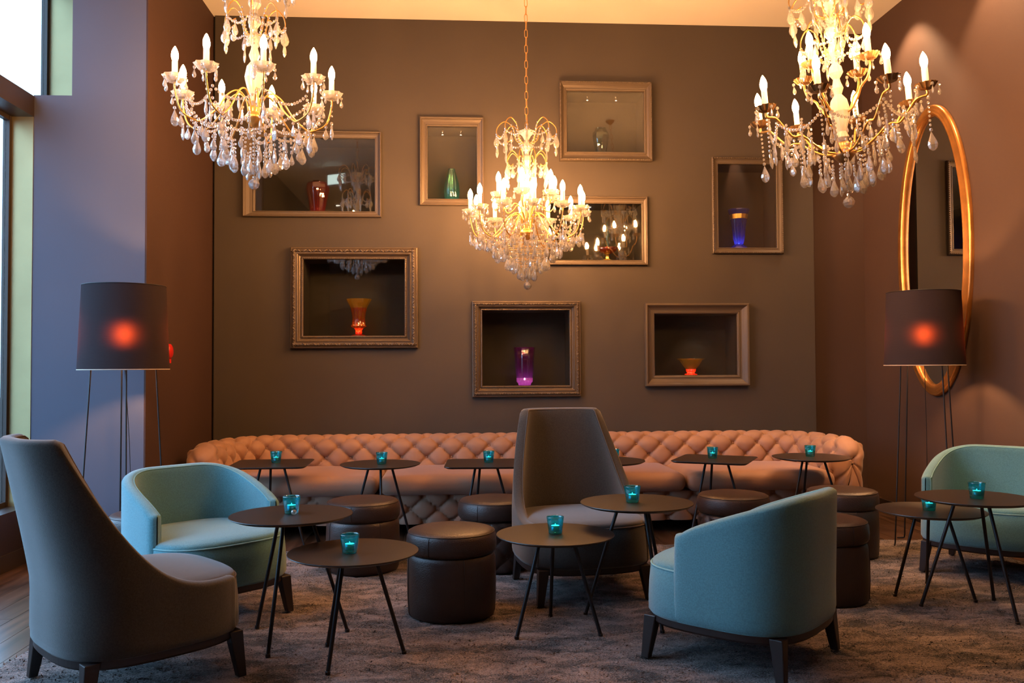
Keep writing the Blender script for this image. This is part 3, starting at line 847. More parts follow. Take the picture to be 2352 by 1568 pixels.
def make_chair(name, label, mat, mats, high=False, tagged=False):
    A = .338
    t = thing(name, label, 'armchair')
    pl = resample(plan(240, A, 3.1), 120)
    Z0, ZS = .182, .375
    # body below the seat
    P = []
    for x, y in pl:
        P.append([(x * k, y * k, z) for k, z in ((.90, Z0 - .002), (.975, Z0), (1.0, Z0 + .012), (1.0, .24), (.992, .30), (.972, ZS - .004), (.95, ZS))])
    B().grid(P, closeu=True).obj('seat_base', mat, t, smooth=True)
    P = []
    for x, y in pl:
        P.append([(x * k, y * k, z) for k, z in ((.950, ZS - .004), (.956, ZS + .004), (.945, ZS + .014), (.90, ZS + .024), (.75, ZS + .034), (.45, ZS + .042), (.0, ZS + .044))])
    B().grid(P, closeu=True).obj('seat_cushion', mat, t, smooth=True)
    B().tube([(x * .966, y * .966, ZS) for x, y in pl], .0045, 6, closed=True).obj('piping', mats, t, smooth=True)
    # shell
    xa = .12 if not high else .255
    idx = [i for i, (x, y) in enumerate(pl) if x <= xa]
    cols = [pl[i] for i in idx]
    th0 = .056 if not high else .050
    def H(x):
        q = (xa - x) / (xa + A); q = max(0, min(1, q))
        if high: return .394 + .547 * min(1, (q / .84)) ** 3.7
        return .522 + .168 * min(1, q * 1.02) ** .78
    def outer(x, y, z, top):
        if high:
            k = max(0, (z - .40) / .58); sx = 1 - .02 * k
            lean = .135 * k ** 1.1
            return x * sx - lean, y * (1 - .23 * k ** 1.3)
        k = max(0, (z - .3) / .4); return x * (1 + .0 * k) - .012 * k, y * (1 - .015 * k)
    m = len(cols); nv = 16; P = []; rim = []
    def column(ci, thick, xoff=0, drop=0):
        x, y = cols[ci]; x0, y0 = cols[max(ci - 1, 0)]; x1, y1 = cols[min(ci + 1, m - 1)]
        tx, ty = x1 - x0, y1 - y0; l = math.hypot(tx, ty); nx, ny = -ty / l, tx / l
        if nx * x + ny * y > 0: nx, ny = -nx, -ny
        h = H(x) - drop
        row = []
        mid = th0 / 2
        def pt(z, inset):
            ox, oy = outer(x, y, z, h)
            return (ox + nx * inset + xoff, oy + ny * inset, z)
        lo, hi = mid - thick / 2 - .003, mid + thick / 2
        for j in range(nv + 1):
            z = Z0 + .002 + (h - .02 - Z0) * j / nv; row.append(pt(z, lo if j else lo + .008))
        for ang in (30, 60, 90, 120, 150):
            a = math.radians(ang); row.append(pt(h - .02 + .02 * math.sin(a), mid - (mid - lo) * math.cos(a) if ang <= 90 else mid - (hi - mid) * math.cos(a)))
        zb = ZS + .01 if h - .02 > ZS + .012 else h - .022
        for j in range(nv + 1):
            z = (h - .02) + (zb - (h - .02)) * j / nv; row.append(pt(z, hi))
        row.append(pt(zb - .02, hi - .01))
        return row
    s0 = 1
    for th, xo, dr in ((.05, .026, .010), (.5, .022, .006), (.82, .012, .002)): P.append(column(0, th0 * th, xo, dr))
    for ci in range(m): P.append(column(ci, th0))
    for th, xo, dr in ((.82, .012, .002), (.5, .022, .006), (.05, .026, .010)): P.append(column(m - 1, th0 * th, xo, dr))
    sh = B().grid(P); sh = fixn(sh.obj('backrest_shell', mat, t, smooth=True))
    # stitched line along the inner edge of the rim and down the arm fronts
    ln = [r[nv + 5] for r in P]
    ln = [Vector(p) + Vector((0, 0, .0)) for p in P[2][nv + 8:nv + 5 + nv][::-1]] + ln[2:-2] + [Vector(p) for p in P[-3][nv + 8:nv + 5 + nv]] if not high else ln[3:-3]
    B().tube(ln, .0030, 5).obj('piping', mats, t, smooth=True)
    # wooden plinth frame and legs
    P = []
    for x, y in pl: P.append([(x * k, y * k, z) for k, z in ((.84, .150), (.955, .150), (.972, .158), (.972, Z0), (.84, Z0))])
    B().grid(P, closeu=True, closev=True).obj('base_frame', M_DARKWOOD, t, smooth=False)
    for sx in (-1, 1):
        for sy in (-1, 1):
            b = B(); cx, cy = sx * .262, sy * .262; fx, fy = sx * .283, sy * .283; a, c = .027, .0165
            V = [(cx - a, cy - a, .178), (cx + a, cy - a, .178), (cx + a, cy + a, .178), (cx - a, cy + a, .178), (fx - c, fy - c, .004), (fx + c, fy - c, .004), (fx + c, fy + c, .004), (fx - c, fy + c, .004)]
            b.add(V, [(0, 1, 2, 3), (7, 6, 5, 4), (0, 4, 5, 1), (1, 5, 6, 2), (2, 6, 7, 3), (3, 7, 4, 0)])
            bevel(b.obj('leg', M_DARKWOOD, t), .004)
    if tagged:
        o = B().box((-.010, -.3265, .158), (.010, -.3255, .172)).obj('care_label', M_WHITE, t); o['label'] = 'small white care label'
        o.location = (-.02, .0 - .002, .0)
    return t


CR = .016
teal = make_chair('tub_chair', 'teal felt tub chair on dark legs facing the room, left of the tables', M_TEAL, M_TEALS)
teal.location = (-1.485, 4.23, CR); teal.rotation_euler = (0, 0, math.radians(-42)); teal['group'] = 'teal tub chairs'
teal2 = make_chair('tub_chair', 'teal felt tub chair seen from behind with a small white care label', M_TEAL, M_TEALS, tagged=True)
teal2.location = (.935, 3.60, CR); teal2.rotation_euler = (0, 0, math.radians(141)); teal2['group'] = 'teal tub chairs'
dup(teal, (2.735, 5.02, CR), math.radians(-132), 'green lit teal tub chair cut off by the right edge, near the gold mirror', 'teal tub chairs')
grey = make_chair('high_back_chair', 'large grey high-back chair seen from behind at the lower left corner', M_GREY, M_GREYS, high=True)
grey.location = (-1.445, 3.37, CR); grey.rotation_euler = (0, 0, math.radians(45)); grey['group'] = 'grey high-back chairs'
dup(grey, (.35, 4.64, CR), math.radians(-78), 'grey-brown high-back chair in the middle with its back to the sofa', 'grey high-back chairs')

# ================================================================== POUFS
def make_pouf(label, tufted=False):
    t = thing('leather_pouf', label, 'pouf', group='round brown leather poufs')
    r = .212
    prof = [(0, .0), (.188, .0), (.203, .006), (.209, .02), (.213, .10), (.213, .20), (.211, .27), (.205, .290), (.196, .298), (.0, .298)]
    if not tufted:
        body = B().lathe(prof, 56).obj('body', M_POUF, t, smooth=True)
        for k in range(4):
            a = PI / 2 * k + .35
            B().tube([((q + .0008) * math.cos(a), (q + .0008) * math.sin(a), z) for q, z in prof[2:9]], .0022, 5).obj('seam', M_POUFSEAM, body, smooth=True)
    else:
        P = []; n = 192
        for i in range(n):
            a = 2 * PI * i / n; row = [(0, 0, 0), (.188 * math.cos(a), .188 * math.sin(a), 0)]
            for j in range(1, 26):
                z = .004 + .288 * j / 26; x = a * .2127 / (2 * PI * .2127) * 8 * TWP
                aa, cc = x / TWP + (z - .02) / (2 * .07), x / TWP - (z - .02) / (2 * .07)
                s = abs(math.sin(PI * aa)) * abs(math.sin(PI * cc)); rr = .197 + .018 * s ** .45
                if j == 1 or j == 25: rr -= .004
                row.append((rr * math.cos(a), rr * math.sin(a), z))
            row += [(.192 * math.cos(a), .192 * math.sin(a), .298), (0, 0, .298)]
            P.append(row)
        body = B().grid(P, closeu=True).obj('buttoned_body', M_POUF, t, smooth=True)
        bm_ = B().lathe([(0, .005), (.005, .004), (.008, 0)], 8).me('button', True)
        for jr in range(4):
            for k in range(8):
                a = 2 * PI * (k + (.5 if jr % 2 else 0)) / 8; z = .02 + jr * .07
                o = link('button', bm_, M_POUFSEAM, body); o.location = (.196 * math.cos(a), .196 * math.sin(a), z)
                o.rotation_mode = 'QUATERNION'; o.rotation_quaternion = Vector((math.cos(a), math.sin(a), 0)).to_track_quat('Z', 'Y')
    lid = B().lathe([(0, .292), (.188, .292), (.205, .298), (.214, .312), (.217, .340), (.214, .375), (.207, .392), (.196, .402), (.17, .408), (.10, .414), (0, .417)], 56).obj('cushion_lid', M_POUF, t, smooth=True)
    B().tube([(.2065 * math.cos(2 * PI * k / 48), .2065 * math.sin(2 * PI * k / 48), .394) for k in range(48)], .0025, 5, closed=True).obj('piping', M_POUFSEAM, lid, smooth=True)
    for k in range(2):
        a = -PI / 2 - .45 + PI * k
        B().tube([(q * math.cos(a), q * math.sin(a), z) for q, z in ((.206, .299), (.2145, .312), (.2178, .340), (.2148, .375), (.208, .390))], .0018, 5).obj('seam', M_POUFSEAM, lid, smooth=True)
    return t


TWP = .16
pf = make_pouf('plain brown leather pouf in the front, between the low round tables')
pf.location = (-.296, 4.22, CR)
pt_ = make_pouf('buttoned brown leather pouf left of the middle high-back chair', True); pt_.location = (-.108, 5.16, CR)
dup(pf, (-.88, 5.14, CR), .3, 'plain brown leather pouf behind the left round tables, by the sofa')
dup(pt_, (1.335, 5.30, CR), .4, 'buttoned brown leather pouf between the middle and the right-hand chairs')
dup(pf, (2.055, 5.46, CR), -.3, 'plain brown leather pouf at the right end of the sofa')
dup(pf, (1.58, 4.45, CR), .8, 'plain brown leather pouf half hidden behind the right teal chair')
dup(pf, (-1.955, 4.72, CR), .9, 'brown leather pouf peeking out behind the left teal chair')

# ================================================================== TABLES
def tripod_table(name, label, top, z, a0, rt=.265, rf=.225, n=3):
    t = thing(name, label, 'table', group='low tables with dark tops')
    if top == 'round':
        B().lathe([(0, z - .014), (rt - .022, z - .014), (rt - .004, z - .006), (rt, z - .003), (rt - .001, z), (0, z)], 64).obj('tabletop', M_TABLE, t, smooth=False)
    else:
        hs, rc = .255, .045; ring = []
        for cx, cy, a1 in ((1, 1, 0), (-1, 1, 90), (-1, -1, 180), (1, -1, 270)):
            for k in range(7):
                a = math.radians(a1 + 15 * k); ring.append((cx * (hs - rc) + rc * math.cos(a), cy * (hs - rc) + rc * math.sin(a)))
        P = [[(0, 0, z - .014), (x * .93, y * .93, z - .014), (x, y, z - .004), (x * .998, y * .998, z), (0, 0, z)] for x, y in ring]
        B().grid(P, closeu=True).obj('tabletop', M_TABLE, t)
    B().lathe([(0, z - .020), (.105, z - .020), (.105, z - .0135), (0, z - .0135)], 24).obj('mounting_plate', M_ROD, t)
    for k in range(n):
        a = math.radians(a0 + 360 / n * k)
        o = B().tube([(.085 * math.cos(a), .085 * math.sin(a), z - .018), (rf * math.cos(a), rf * math.sin(a), .006)], .0085, 8).obj('leg', M_ROD, t, smooth=True)
        B().lathe([(.0105, 0), (.0105, .012), (.0085, .014)], 8, c=(rf * math.cos(a), rf * math.sin(a), 0), caps=True).obj('foot_cap', M_ROD, o)
    return t


LZ, HZ = .447, .556
TAB = [
 ('round_table', 'low round dark table in front, left of the leather pouf', 'round', LZ, (-.652, 3.580), -108, .205),
 ('round_table', 'low round dark table in front of the middle high-back chair', 'round', LZ, (.190, 3.930), -146, .212),
 ('round_table', 'taller round dark table beside the left teal chair', 'round', HZ, (-.970, 3.835), 22, .245),
 ('round_table', 'taller round dark table between the middle chair and the right teal chair', 'round', HZ, (.583, 4.120), -72, .245),
 ('round_table', 'taller round dark table at the right edge of the picture', 'round', HZ, (2.225, 4.215), -76, .245),
 ('round_table', 'low round dark table tucked under its taller neighbour at the right', 'round', LZ, (2.155, 4.515), -49, .212),
 ('square_table', 'square dark table at the left end of the sofa', 'square', HZ, (-1.615, 5.86), -130, .235),
 ('round_table', 'round dark table before the sofa, second from its left end', 'round', HZ, (-.878, 5.80), -80, .245),
 ('square_table', 'square dark table at the sofa left of the middle high-back chair', 'square', HZ, (-.19, 5.82), -130, .235),
 ('round_table', 'round dark table at the sofa partly hidden by the middle chair', 'round', HZ, (.633, 5.93), -30, .245),
 ('square_table', 'square dark table before the right half of the sofa', 'square', HZ, (1.39, 6.00), -150, .235),
 ('round_table', 'round dark table at the right end of the sofa', 'round', HZ, (2.085, 6.10), -150, .245),
]
SQR = {6: .10, 8: .02, 10: -.42}
for i, (nm, lb, kd, z, (x, y), a0, rf) in enumerate(TAB):
    zz = CR if y < 5.65 else 0.0
    o = tripod_table(nm, lb, kd, z - (zz if zz else 0) + (0 if zz else 0), a0 - math.degrees(SQR.get(i, 0)), rf=rf)
    o.location = (x, y, zz); o.rotation_euler = (0, 0, SQR.get(i, 0))

# ================================================================== VOTIVES
def make_votive():
    t = thing('candle_votive', '', 'candle holder', group='teal glass candle holders on the tables')
    B().lathe([(0, .001), (.027, .0), (.030, .003), (.039, .073), (.0385, .076), (.0355, .0755), (.0345, .071), (.0275, .017), (.024, .013), (0, .013)], 32).obj('glass_cup', M_VOTIVE, t, smooth=True)
    c = B().lathe([(0, .0135), (.0195, .0135), (.0198, .016), (.0198, .037), (.019, .037)], 20).obj('tealight', M_TIN, t, smooth=True)
    B().lathe([(.019, .0355), (0, .0360)], 16).obj('wax', M_WAX, c)
    B().lathe([(0, .036), (.0016, .038), (.0018, .041), (.0008, .044), (0, .046)], 8).obj('flame', M_FLAME, c)
    return t


V0 = make_votive()
VOT = [(0, 806, 1238, 'on the front left low table'), (1, 1272, 1203, 'on the low table before the middle chair'), (2, 663, 1156, 'on the tall table by the left teal chair'),
       (3, 1456, 1133, 'on the tall table right of the middle chair'), (4, 0, 0, 'on the tall table at the right edge'), (5, 0, 0, 'on the low table under its neighbour at the right'),
       (6, 0, 0, 'on the square table at the sofa\'s left end'), (7, 0, 0, 'on the round table second from the sofa\'s left end'), (8, 0, 0, 'on the square table left of the middle chair'),
       (9, 0, 0, 'on the sofa table half hidden by the middle chair'), (10, 0, 0, 'on the square table before the right half of the sofa'), (11, 0, 0, 'on the round table at the sofa\'s right end')]
OFF = {0: (-.010, -.03), 1: (.0, .0), 2: (-.005, .02), 3: (-.02, .0), 4: (-.005, -.03), 5: (-.012, -.01), 6: (.02, .03), 7: (.012, -.02), 8: (.03, .02), 9: (.055, .0), 10: (-.01, .03), 11: (.0, .02)}
for k, (ti, _, _, wh) in enumerate(VOT):
    x, y = TAB[ti][4]; dx, dy = OFF[ti]; z = TAB[ti][3] + .0004
    lb = 'teal glass votive ' + wh
    if k == 0: V0.location = (x + dx, y + dy, z); V0['label'] = lb
    else: dup(V0, (x + dx, y + dy, z), k * .5, lb)
o = B().lathe([(0, -.012), (.006, -.0104), (.0104, -.006), (.012, 0), (.0104, .006), (.006, .0104), (0, .012)], 12).obj('glass_marble', M_CRYSTAL, smooth=True)
tag(o, 'tiny clear crystal ball at the foot of the votive on the tall left table', 'ornament'); o.location = (-.953, 3.808, HZ + .0124)

# ================================================================== FLOOR LAMPS
def floor_lamp(label, x, y, a0):
    t = thing('floor_lamp', label, 'lamp', (x, y, 0), group='floor lamps with drum shades')
    z0, z1, r0, r1 = 1.19, 1.675, .248, .227
    P = []
    for k in range(72):
        a = 2 * PI * k / 72; c, s = math.cos(a), math.sin(a)
        P.append([(r * c, r * s, z) for r, z in [(r0 + (r1 - r0) * j / 10, z0 + (z1 - z0) * j / 10) for j in range(11)]])
    sh = B().grid(P, closeu=True).obj('lamp_shade', M_SHADE, t, smooth=True)
    for r, z in ((r0, z0), (r1, z1)):
        B().tube([(r * .998 * math.cos(2 * PI * k / 48), r * .998 * math.sin(2 * PI * k / 48), z) for k in range(48)], .0028, 5, closed=True).obj('shade_rim', M_SHADERIM if z == z0 else M_ROD, sh, smooth=True)
    for k in range(4):
        a = math.radians(a0 + 90 * k); c, s = math.cos(a), math.sin(a)
        b = B(); b.tube([(.165 * c, .165 * s, z0 + .10), (.175 * c, .175 * s, z0 - .02), (.238 * c, .238 * s, .030), (.243 * c, .243 * s, .010), (.255 * c, .255 * s, .006), (.262 * c - .04 * s, .262 * s + .04 * c, .006)], .0048, 6)
        b.tube([(.165 * c, .165 * s, z0 + .10), (0, 0, z0 + .10)], .003, 6); b.obj('leg', M_ROD, t, smooth=True)
    s = B().lathe([(0, z0 + .08), (.018, z0 + .08), (.018, z0 + .15), (0, z0 + .15)], 12).obj('socket', M_ROD, t, smooth=True)
    B().lathe([(0, z0 + .15), (.016, z0 + .155), (.030, z0 + .19), (.031, z0 + .215), (.022, z0 + .243), (0, z0 + .252)], 16).obj('bulb', M_LAMPBULB, s, smooth=True)
    b = B(); b.tube([(.0, 0, z0 + .08), (.02 * 1, .03, .8), (.03, .05, .35), (.03, .05, .30)], .0022, 5)
    b.obj('cord', M_ROD, t, smooth=True)
    B().lathe([(0, .23), (.010, .235), (.008, .30), (0, .31)], 10, c=(.03, .05, 0)).obj('cord_switch', M_CHROME, t, smooth=True)
    return t
floor_lamp('dark drum-shade floor lamp on thin rods before the left pillar', -2.255, 5.06, -62)
floor_lamp('dark drum-shade floor lamp on thin rods beside the gold mirror', 2.735, 5.78, -169)

# red alarm bell on the brown return wall
t = thing('alarm_bell', 'red round alarm bell on the brown side wall behind the left lamp', 'alarm', RW(-2.422, 1.06, 1.31), TH)
B().lathe([(0, .0), (.046, 0), (.052, .006), (.050, .016), (.038, .024), (0, .027)], 28).obj('bell_dome', M_RED, t, smooth=True, rot=(0, PI / 2, 0))
B().box((0, -.022, -.080), (.014, .022, -.045)).obj('striker_box', M_RED, t)

# ================================================================== CHANDELIERS
def drop_mesh(h, w_, th, kind='almond'):
    """flat faceted crystal, top at z=0, hanging down"""
    b = B()
    if kind == 'almond': prof = [(.10, -.04), (.34, -.20), (.82, -.50), (1.0, -.68), (.80, -.86), (.36, -.97)]
    else: prof = [(.30, -.03), (.50, -.12), (.46, -.30), (.80, -.62), (.62, -.80), (.15, -.99)]
    P = []; n = 8
    for k in range(n):
        a = 2 * PI * k / n + PI / 8; c, s = math.cos(a), math.sin(a)
        P.append([(r * w_ / 2 * c, r * th / 2 * s, z * h) for r, z in prof])
    b.grid(P, closeu=True)
    b.add([P[k][0] for k in range(n)] + [(0, 0, 0)], [(k, (k + 1) % n, n) for k in range(n)])
    b.add([P[k][-1] for k in range(n)] + [(0, 0, -h)], [((k + 1) % n, k, n) for k in range(n)])
    return b.me('crystal_pendant')


def bead(b, p, r, n=6):
    V = [(p[0], p[1], p[2] + r)]
    for zz, rr in ((.55, .83), (-.55, .83)):
        for k in range(n):
            a = 2 * PI * (k + (.5 if zz < 0 else 0)) / n; V.append((p[0] + r * rr * math.cos(a), p[1] + r * rr * math.sin(a), p[2] + r * zz))
    V.append((p[0], p[1], p[2] - r))
    F = [(0, 1 + k, 1 + (k + 1) % n) for k in range(n)]
    for k in range(n): F += [(1 + k, 1 + n + k, 1 + (k + 1) % n), (1 + (k + 1) % n, 1 + n + k, 1 + n + (k + 1) % n)]
    F += [(1 + n + k, 2 * n + 1, 1 + n + (k + 1) % n) for k in range(n)]
    b.add(V, F)


D_BIG = drop_mesh(.088, .046, .020); D_MID = drop_mesh(.066, .036, .017); D_SPEAR = drop_mesh(.086, .030, .018, 'spear'); D_SM = drop_mesh(.046, .022, .013)
for d in (D_BIG, D_MID, D_SPEAR, D_SM): d.materials.append(M_CRYSTAL)
BULBME = B().lathe([(0, -.004), (.012, 0), (.0175, .018), (.0180, .034), (.0145, .050), (.0075, .066), (.002, .075), (0, .077)], 12).me('bulb', True); BULBME.materials.append(M_BULB)
def link_mesh():
    b = B(); pts = []
    for k in range(12):
        a = 2 * PI * k / 12; pts.append((.011 * math.cos(a), 0, .023 * math.sin(a) + (.009 if math.sin(a) > 0 else -.009)))
    return b.tube(pts, .0026, 5, closed=True).me('chain_link', True)
LINKME = link_mesh(); LINKME.materials.append(M_ANTIQUE)


def bez(P, n=12):
    out = []
    m = len(P)
    for i in range(m - 1):
        p0 = Vector(P[max(0, i - 1)]); p1 = Vector(P[i]); p2 = Vector(P[i + 1]); p3 = Vector(P[min(m - 1, i + 2)])
        for k in range(n):
            t_ = k / n
            out.append(.5 * ((2 * p1) + (-p0 + p2) * t_ + (2 * p0 - 5 * p1 + 4 * p2 - p3) * t_ ** 2 + (-p0 + 3 * p1 - 3 * p2 + p3) * t_ ** 3))
    out.append(Vector(P[-1])); return out


def chandelier(label, x, y, zr, tiers, R, basket, crowns, ztop, gold=False, seed=1, tilt=0):
    """zr: height of the candle cups of the outer ring. tiers: (count, radius, dz, phase)"""
    rnd = random.Random(seed)
    t = thing('crystal_chandelier', label, 'chandelier', (x, y, zr), group='crystal chandeliers under the ceiling')
    if tilt: t.rotation_euler = (0, tilt, 0)
    arm_mat = M_ANTIQUE
    cnt = [0]
    def hang(p, me, ang=None, sc=1.0):
        cnt[0] += 1
        o = link('crystal_pendant', me, None, t); o.location = p
        o.rotation_euler = (rnd.uniform(-.05, .05), rnd.uniform(-.05, .05), ang if ang is not None else rnd.uniform(0, PI)); s = sc * rnd.uniform(.92, 1.08); o.scale = (s, s, s)
        bead(beads, (p[0], p[1], p[2] + .008 * sc), .0095 * sc)
        return o
    beads = B()
    def swag(p, q, sag, r=.0065, step=.0155):
        r *= 1.35; step *= 1.3; p, q = Vector(p), Vector(q); L = (q - p).length + sag * 1.2; n = max(3, int(L / step))
        for k in range(n + 1):
            a = k / n; c = p.lerp(q, a); c.z -= 4 * sag * a * (1 - a); bead(beads, c, r)
    zh = -.13 if not gold else -.235       # hub height below the cups
    # --- metal hub, glass stem
    B().lathe([(0, zh - .060), (.016, zh - .055), (.030, zh - .040), (.050, zh - .016), (.052, zh), (.040, zh + .012), (.030, zh + .03), (.036, zh + .05), (.018, zh + .06)], 20).obj('hub', M_BRONZEBR if gold else M_ANTIQUE, t, smooth=True)
    zt = crowns[0][0]
    prof = [(.014, zh + .05), (.034, zh + .08), (.022, zh + .11), (.040, zh + .16), (.052, zh + .21), (.040, zh + .27), (.018, zh + .30), (.030, zh + .33), (.020, zh + .36)]
    z_ = zh + .36
    while z_ < zt - .10:
        prof += [(.016, z_ + .02), (.036, z_ + .05), (.030, z_ + .08), (.015, z_ + .10)]; z_ += .10
    prof += [(.020, zt - .02), (.030, zt), (.055, zt + .022), (.060, zt + .034), (.010, zt + .030)]
    B().lathe(prof, 24, flute=12, fd=.10).obj('glass_stem', M_CRYCUT, t)
    # --- chain and canopy
    H_ = CZ - zr; k = 0; z_ = zt + .06
    B().tube([(0, 0, zt + .02), (0, 0, zt + .045)], .008).obj('top_loop', M_ANTIQUE, t)
    while z_ < H_ - .03:
        o = link('chain_link', LINKME, None, t); o.location = (0, 0, z_ + .01); o.rotation_euler = (0, 0, (PI / 2) * (k % 2) + .3); z_ += .056; k += 1
    B().lathe([(0, H_ - .05), (.010, H_ - .045), (.045, H_ - .018), (.055, H_), (0, H_)], 20).obj('canopy', M_ANTIQUE, t, smooth=True)
    # --- arms with cup, candle sleeve and bulb
    tips = []
    for ti, (n, r, dz, ph) in enumerate(tiers):
        for k in range(n):
            a = 2 * PI * k / n + ph; c, s = math.cos(a), math.sin(a)
            if gold:
                if ti == 0: rz = [(.035, zh), (.10, zh + .012), (.17, zh + .058), (.20, zh + .085), (.235, zh + .10), (.27, zh + .095), (.305, zh + .13), (.35, zh + .185), (r - .03, zh + .195), (r, -.035), (r, -.006)]
                else: rz = [(.035, zh + .20), (.07, zh + .21), (.11, zh + .26), (.13, zh + .30), (.17, zh + .335), (r, dz - .04), (r, dz - .006)]
            elif ti == 0: rz = [(.030, zh + .02), (.045, zh + .09), (.085, zh + .13), (.14, zh + .10), (.20, zh + .01), (.27, zh - .055), (r - .10, zh - .06), (r - .03, zh - .02), (r, -.05), (r, -.006)]
            else: rz = [(.030, zh + .02), (.045, zh + .16), (.09, zh + .20), (.12, dz - .07), (r - .04, dz - .09), (r - .005, dz - .05), (r, dz - .006)]
            pts = bez([(q * c, q * s, z) for q, z in rz], 8)
            if ti == 0:
                for q_, z in (rz[3:8:2] if not gold else rz[2:8:2]):
                    hang((q_ * c, q_ * s, z - .022), rnd.choice((D_MID, D_SPEAR, D_MID)), a)
            arm = B().tube(pts, .0062 if gold else .0048, 6).obj('arm', arm_mat, t, smooth=True)
            if gold:
                prof = [(.008, dz - .014), (.034, dz - .006), (.050, dz + .014), (.054, dz + .020), (.036, dz + .008), (.010, dz)]
                B().lathe(prof, 36, c=(r * c, r * s, 0), flute=12, fd=.16).obj('bobeche', M_BRONZEBR, arm)
            else:
                prof = [(.008, dz - .018), (.036, dz - .010), (.056, dz + .012), (.064, dz + .024), (.044, dz + .008), (.010, dz - .002)]
                B().lathe(prof, 36, c=(r * c, r * s, 0), flute=9, fd=.14).obj('bobeche', M_CRYSTAL, arm)
            B().lathe([(.020, dz), (.017, dz + .014), (.0145, dz + .016), (.0145, dz + .095), (.011, dz + .098)], 12, c=(r * c, r * s, 0)).obj('candle_sleeve', M_SLEEVE, arm, smooth=True)
            o = link('bulb', BULBME, None, arm); o.location = (r * c, r * s, dz + .098)
            tips.append((a, r, dz, ti))
            m = 5 if ti == 0 else 4
            for j in range(m):
                b_ = 2 * PI * j / m + a + .3
                hang((r * c + .055 * math.cos(b_), r * s + .055 * math.sin(b_), dz - .006), D_SM, b_, .95)
            if ti == 0:
                hang((r * c, r * s, zh + (.02 if gold else -.02)), D_BIG if k % 2 else D_SPEAR, a)
                swag((r * c, r * s, dz - .03), (r * c, r * s, zh + .03), 0, .005)
    # --- swags of beads arm to arm and up to the crown
    o_ = [q for q in tips if q[3] == 0]
    for k in range(len(o_)):
        a, r, dz, _ = o_[k]; a2 = o_[(k + 1) % len(o_)][0]
        rr = r - .05
        swag((rr * math.cos(a), rr * math.sin(a), -.07), (rr * math.cos(a2), rr * math.sin(a2), -.07), .065)
        rr2 = .16
        if not gold: swag((rr * math.cos(a), rr * math.sin(a), zh + .0), (rr2 * math.cos((a + a2) / 2), rr2 * math.sin((a + a2) / 2), zh - .05), .05)
    # --- crowns: scroll hooks with pendants
    for ci, (cz, cr, cn, dirn) in enumerate(crowns):
        for k in range(cn):
            a = 2 * PI * k / cn + ci * .4; c, s = math.cos(a), math.sin(a)
            rz = [(.018, cz - .06), (cr * .35, cz - .03), (cr * .45, cz + .06), (cr * .72, cz + .105), (cr * .95, cz + .07), (cr * 1.0, cz + .02), (cr * .85, cz - .005), (cr * .70, cz + .01)]
            B().tube(bez([(q * c, q * s, z) for q, z in rz], 5), .0036, 5).obj('scroll_arm', M_ANTIQUE, t, smooth=True)
            hang((cr * c, cr * s, cz + .005), D_BIG, a); hang((cr * .72 * c, cr * .72 * s, cz - .012), D_MID, a)
            a2 = 2 * PI * (k + 1) / cn + ci * .4
            swag((cr * c, cr * s, cz + .01), (cr * math.cos(a2), cr * math.sin(a2), cz + .01), .045, .0058)
            swag((cr * .5 * c, cr * .5 * s, cz + .08), (.03 * c, .03 * s, cz - .10), .01, .0055)
            swag((cr * c, cr * s, cz), (cr * .98 * c, cr * .98 * s, cz - .055), 0, .0055)
            hang((cr * .98 * c, cr * .98 * s, cz - .065), D_SPEAR, a)
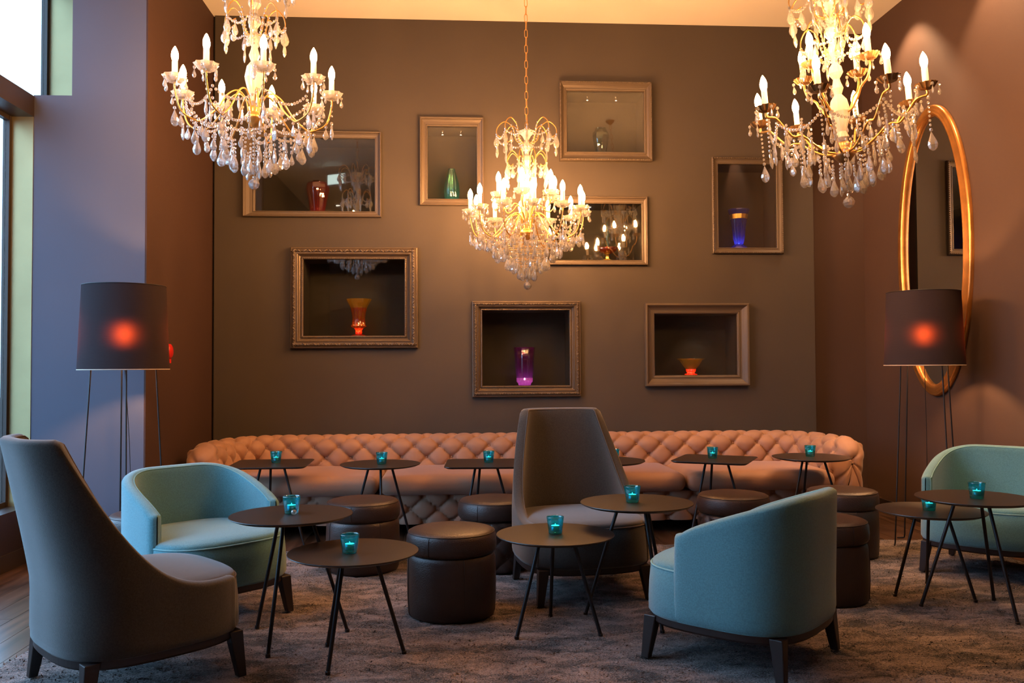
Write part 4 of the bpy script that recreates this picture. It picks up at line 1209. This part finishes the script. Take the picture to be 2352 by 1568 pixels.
    # --- basket: rings of pendants tapering to the ball
    for (br, bz, bn, me, lines) in basket:
        for k in range(bn):
            a = 2 * PI * (k + rnd.uniform(-.2, .2)) / bn + br * 9; c, s = math.cos(a), math.sin(a)
            hang((br * c, br * s, bz + rnd.uniform(-.012, .012)), me, a + rnd.uniform(-.5, .5))
            if lines: swag((br * c, br * s, bz + .012), (br * .97 * c, br * .97 * s, bz + lines), 0, .0055)
        if br > .05:
            rp = [(br * math.cos(2 * PI * k / 24), br * math.sin(2 * PI * k / 24), bz + .014) for k in range(24)]
            if not lines: B().tube(rp, .0012, 4, closed=True).obj('wire_ring', M_ANTIQUE, t, smooth=True)
    zb = min(q[1] for q in basket) - .085
    q = B(); q.lathe([(0, .0), (.012, -.003), (.024, -.014), (.030, -.030), (.024, -.046), (.012, -.057), (0, -.060)], 9, c=(0, 0, zb)); q.obj('crystal_ball', M_CRYSTAL, t)
    swag((0, 0, zh - .06), (0, 0, zb + .008), 0, .007)
    sb = beads.obj('bead_strings', M_CRYSTAL, t); sb['kind'] = 'stuff'
    return t


chandelier('middle crystal chandelier close to the back wall, with two rings of candle bulbs', .112, 6.20, 2.285,
           [(12, .405, 0, .10), (6, .215, .115, .35)], .42,
           [(.335, -.175, 22, D_MID, 0), (.285, -.205, 24, D_MID, 0), (.235, -.24, 22, D_BIG, 0), (.19, -.275, 20, D_MID, 0), (.145, -.315, 16, D_BIG, 0), (.10, -.355, 12, D_MID, 0), (.055, -.39, 7, D_BIG, 0), (.02, -.40, 3, D_MID, 0)],
           [(.56, .215, 8, 1), (.34, .15, 8, 1)], 0, seed=2)
chandelier('left crystal chandelier in front of the brown return wall', -1.372, 4.62, 2.665,
           [(9, .405, 0, .22)], .42,
           [(.30, -.235, 14, D_BIG, .05), (.235, -.285, 14, D_MID, .08), (.17, -.315, 12, D_BIG, .08), (.11, -.350, 9, D_BIG, .08), (.055, -.375, 6, D_BIG, .06), (.02, -.36, 2, D_MID, 0)],
           [(.62, .21, 7, 1), (.36, .16, 7, 1)], 0, seed=5)
chandelier('right bronze and crystal chandelier with scalloped metal cups near the oval mirror', 1.665, 4.38, 2.50,
           [(8, .405, 0, .20), (4, .19, .19, .6)], .42,
           [(.335, -.150, 16, D_SPEAR, .06), (.27, -.215, 14, D_MID, .08), (.20, -.285, 12, D_BIG, .08), (.13, -.325, 10, D_BIG, .08), (.07, -.360, 7, D_BIG, .06), (.02, -.37, 2, D_MID, 0)],
           [(.52, .20, 8, 1), (.33, .16, 6, 1)], 0, gold=True, seed=9, tilt=math.radians(-5))
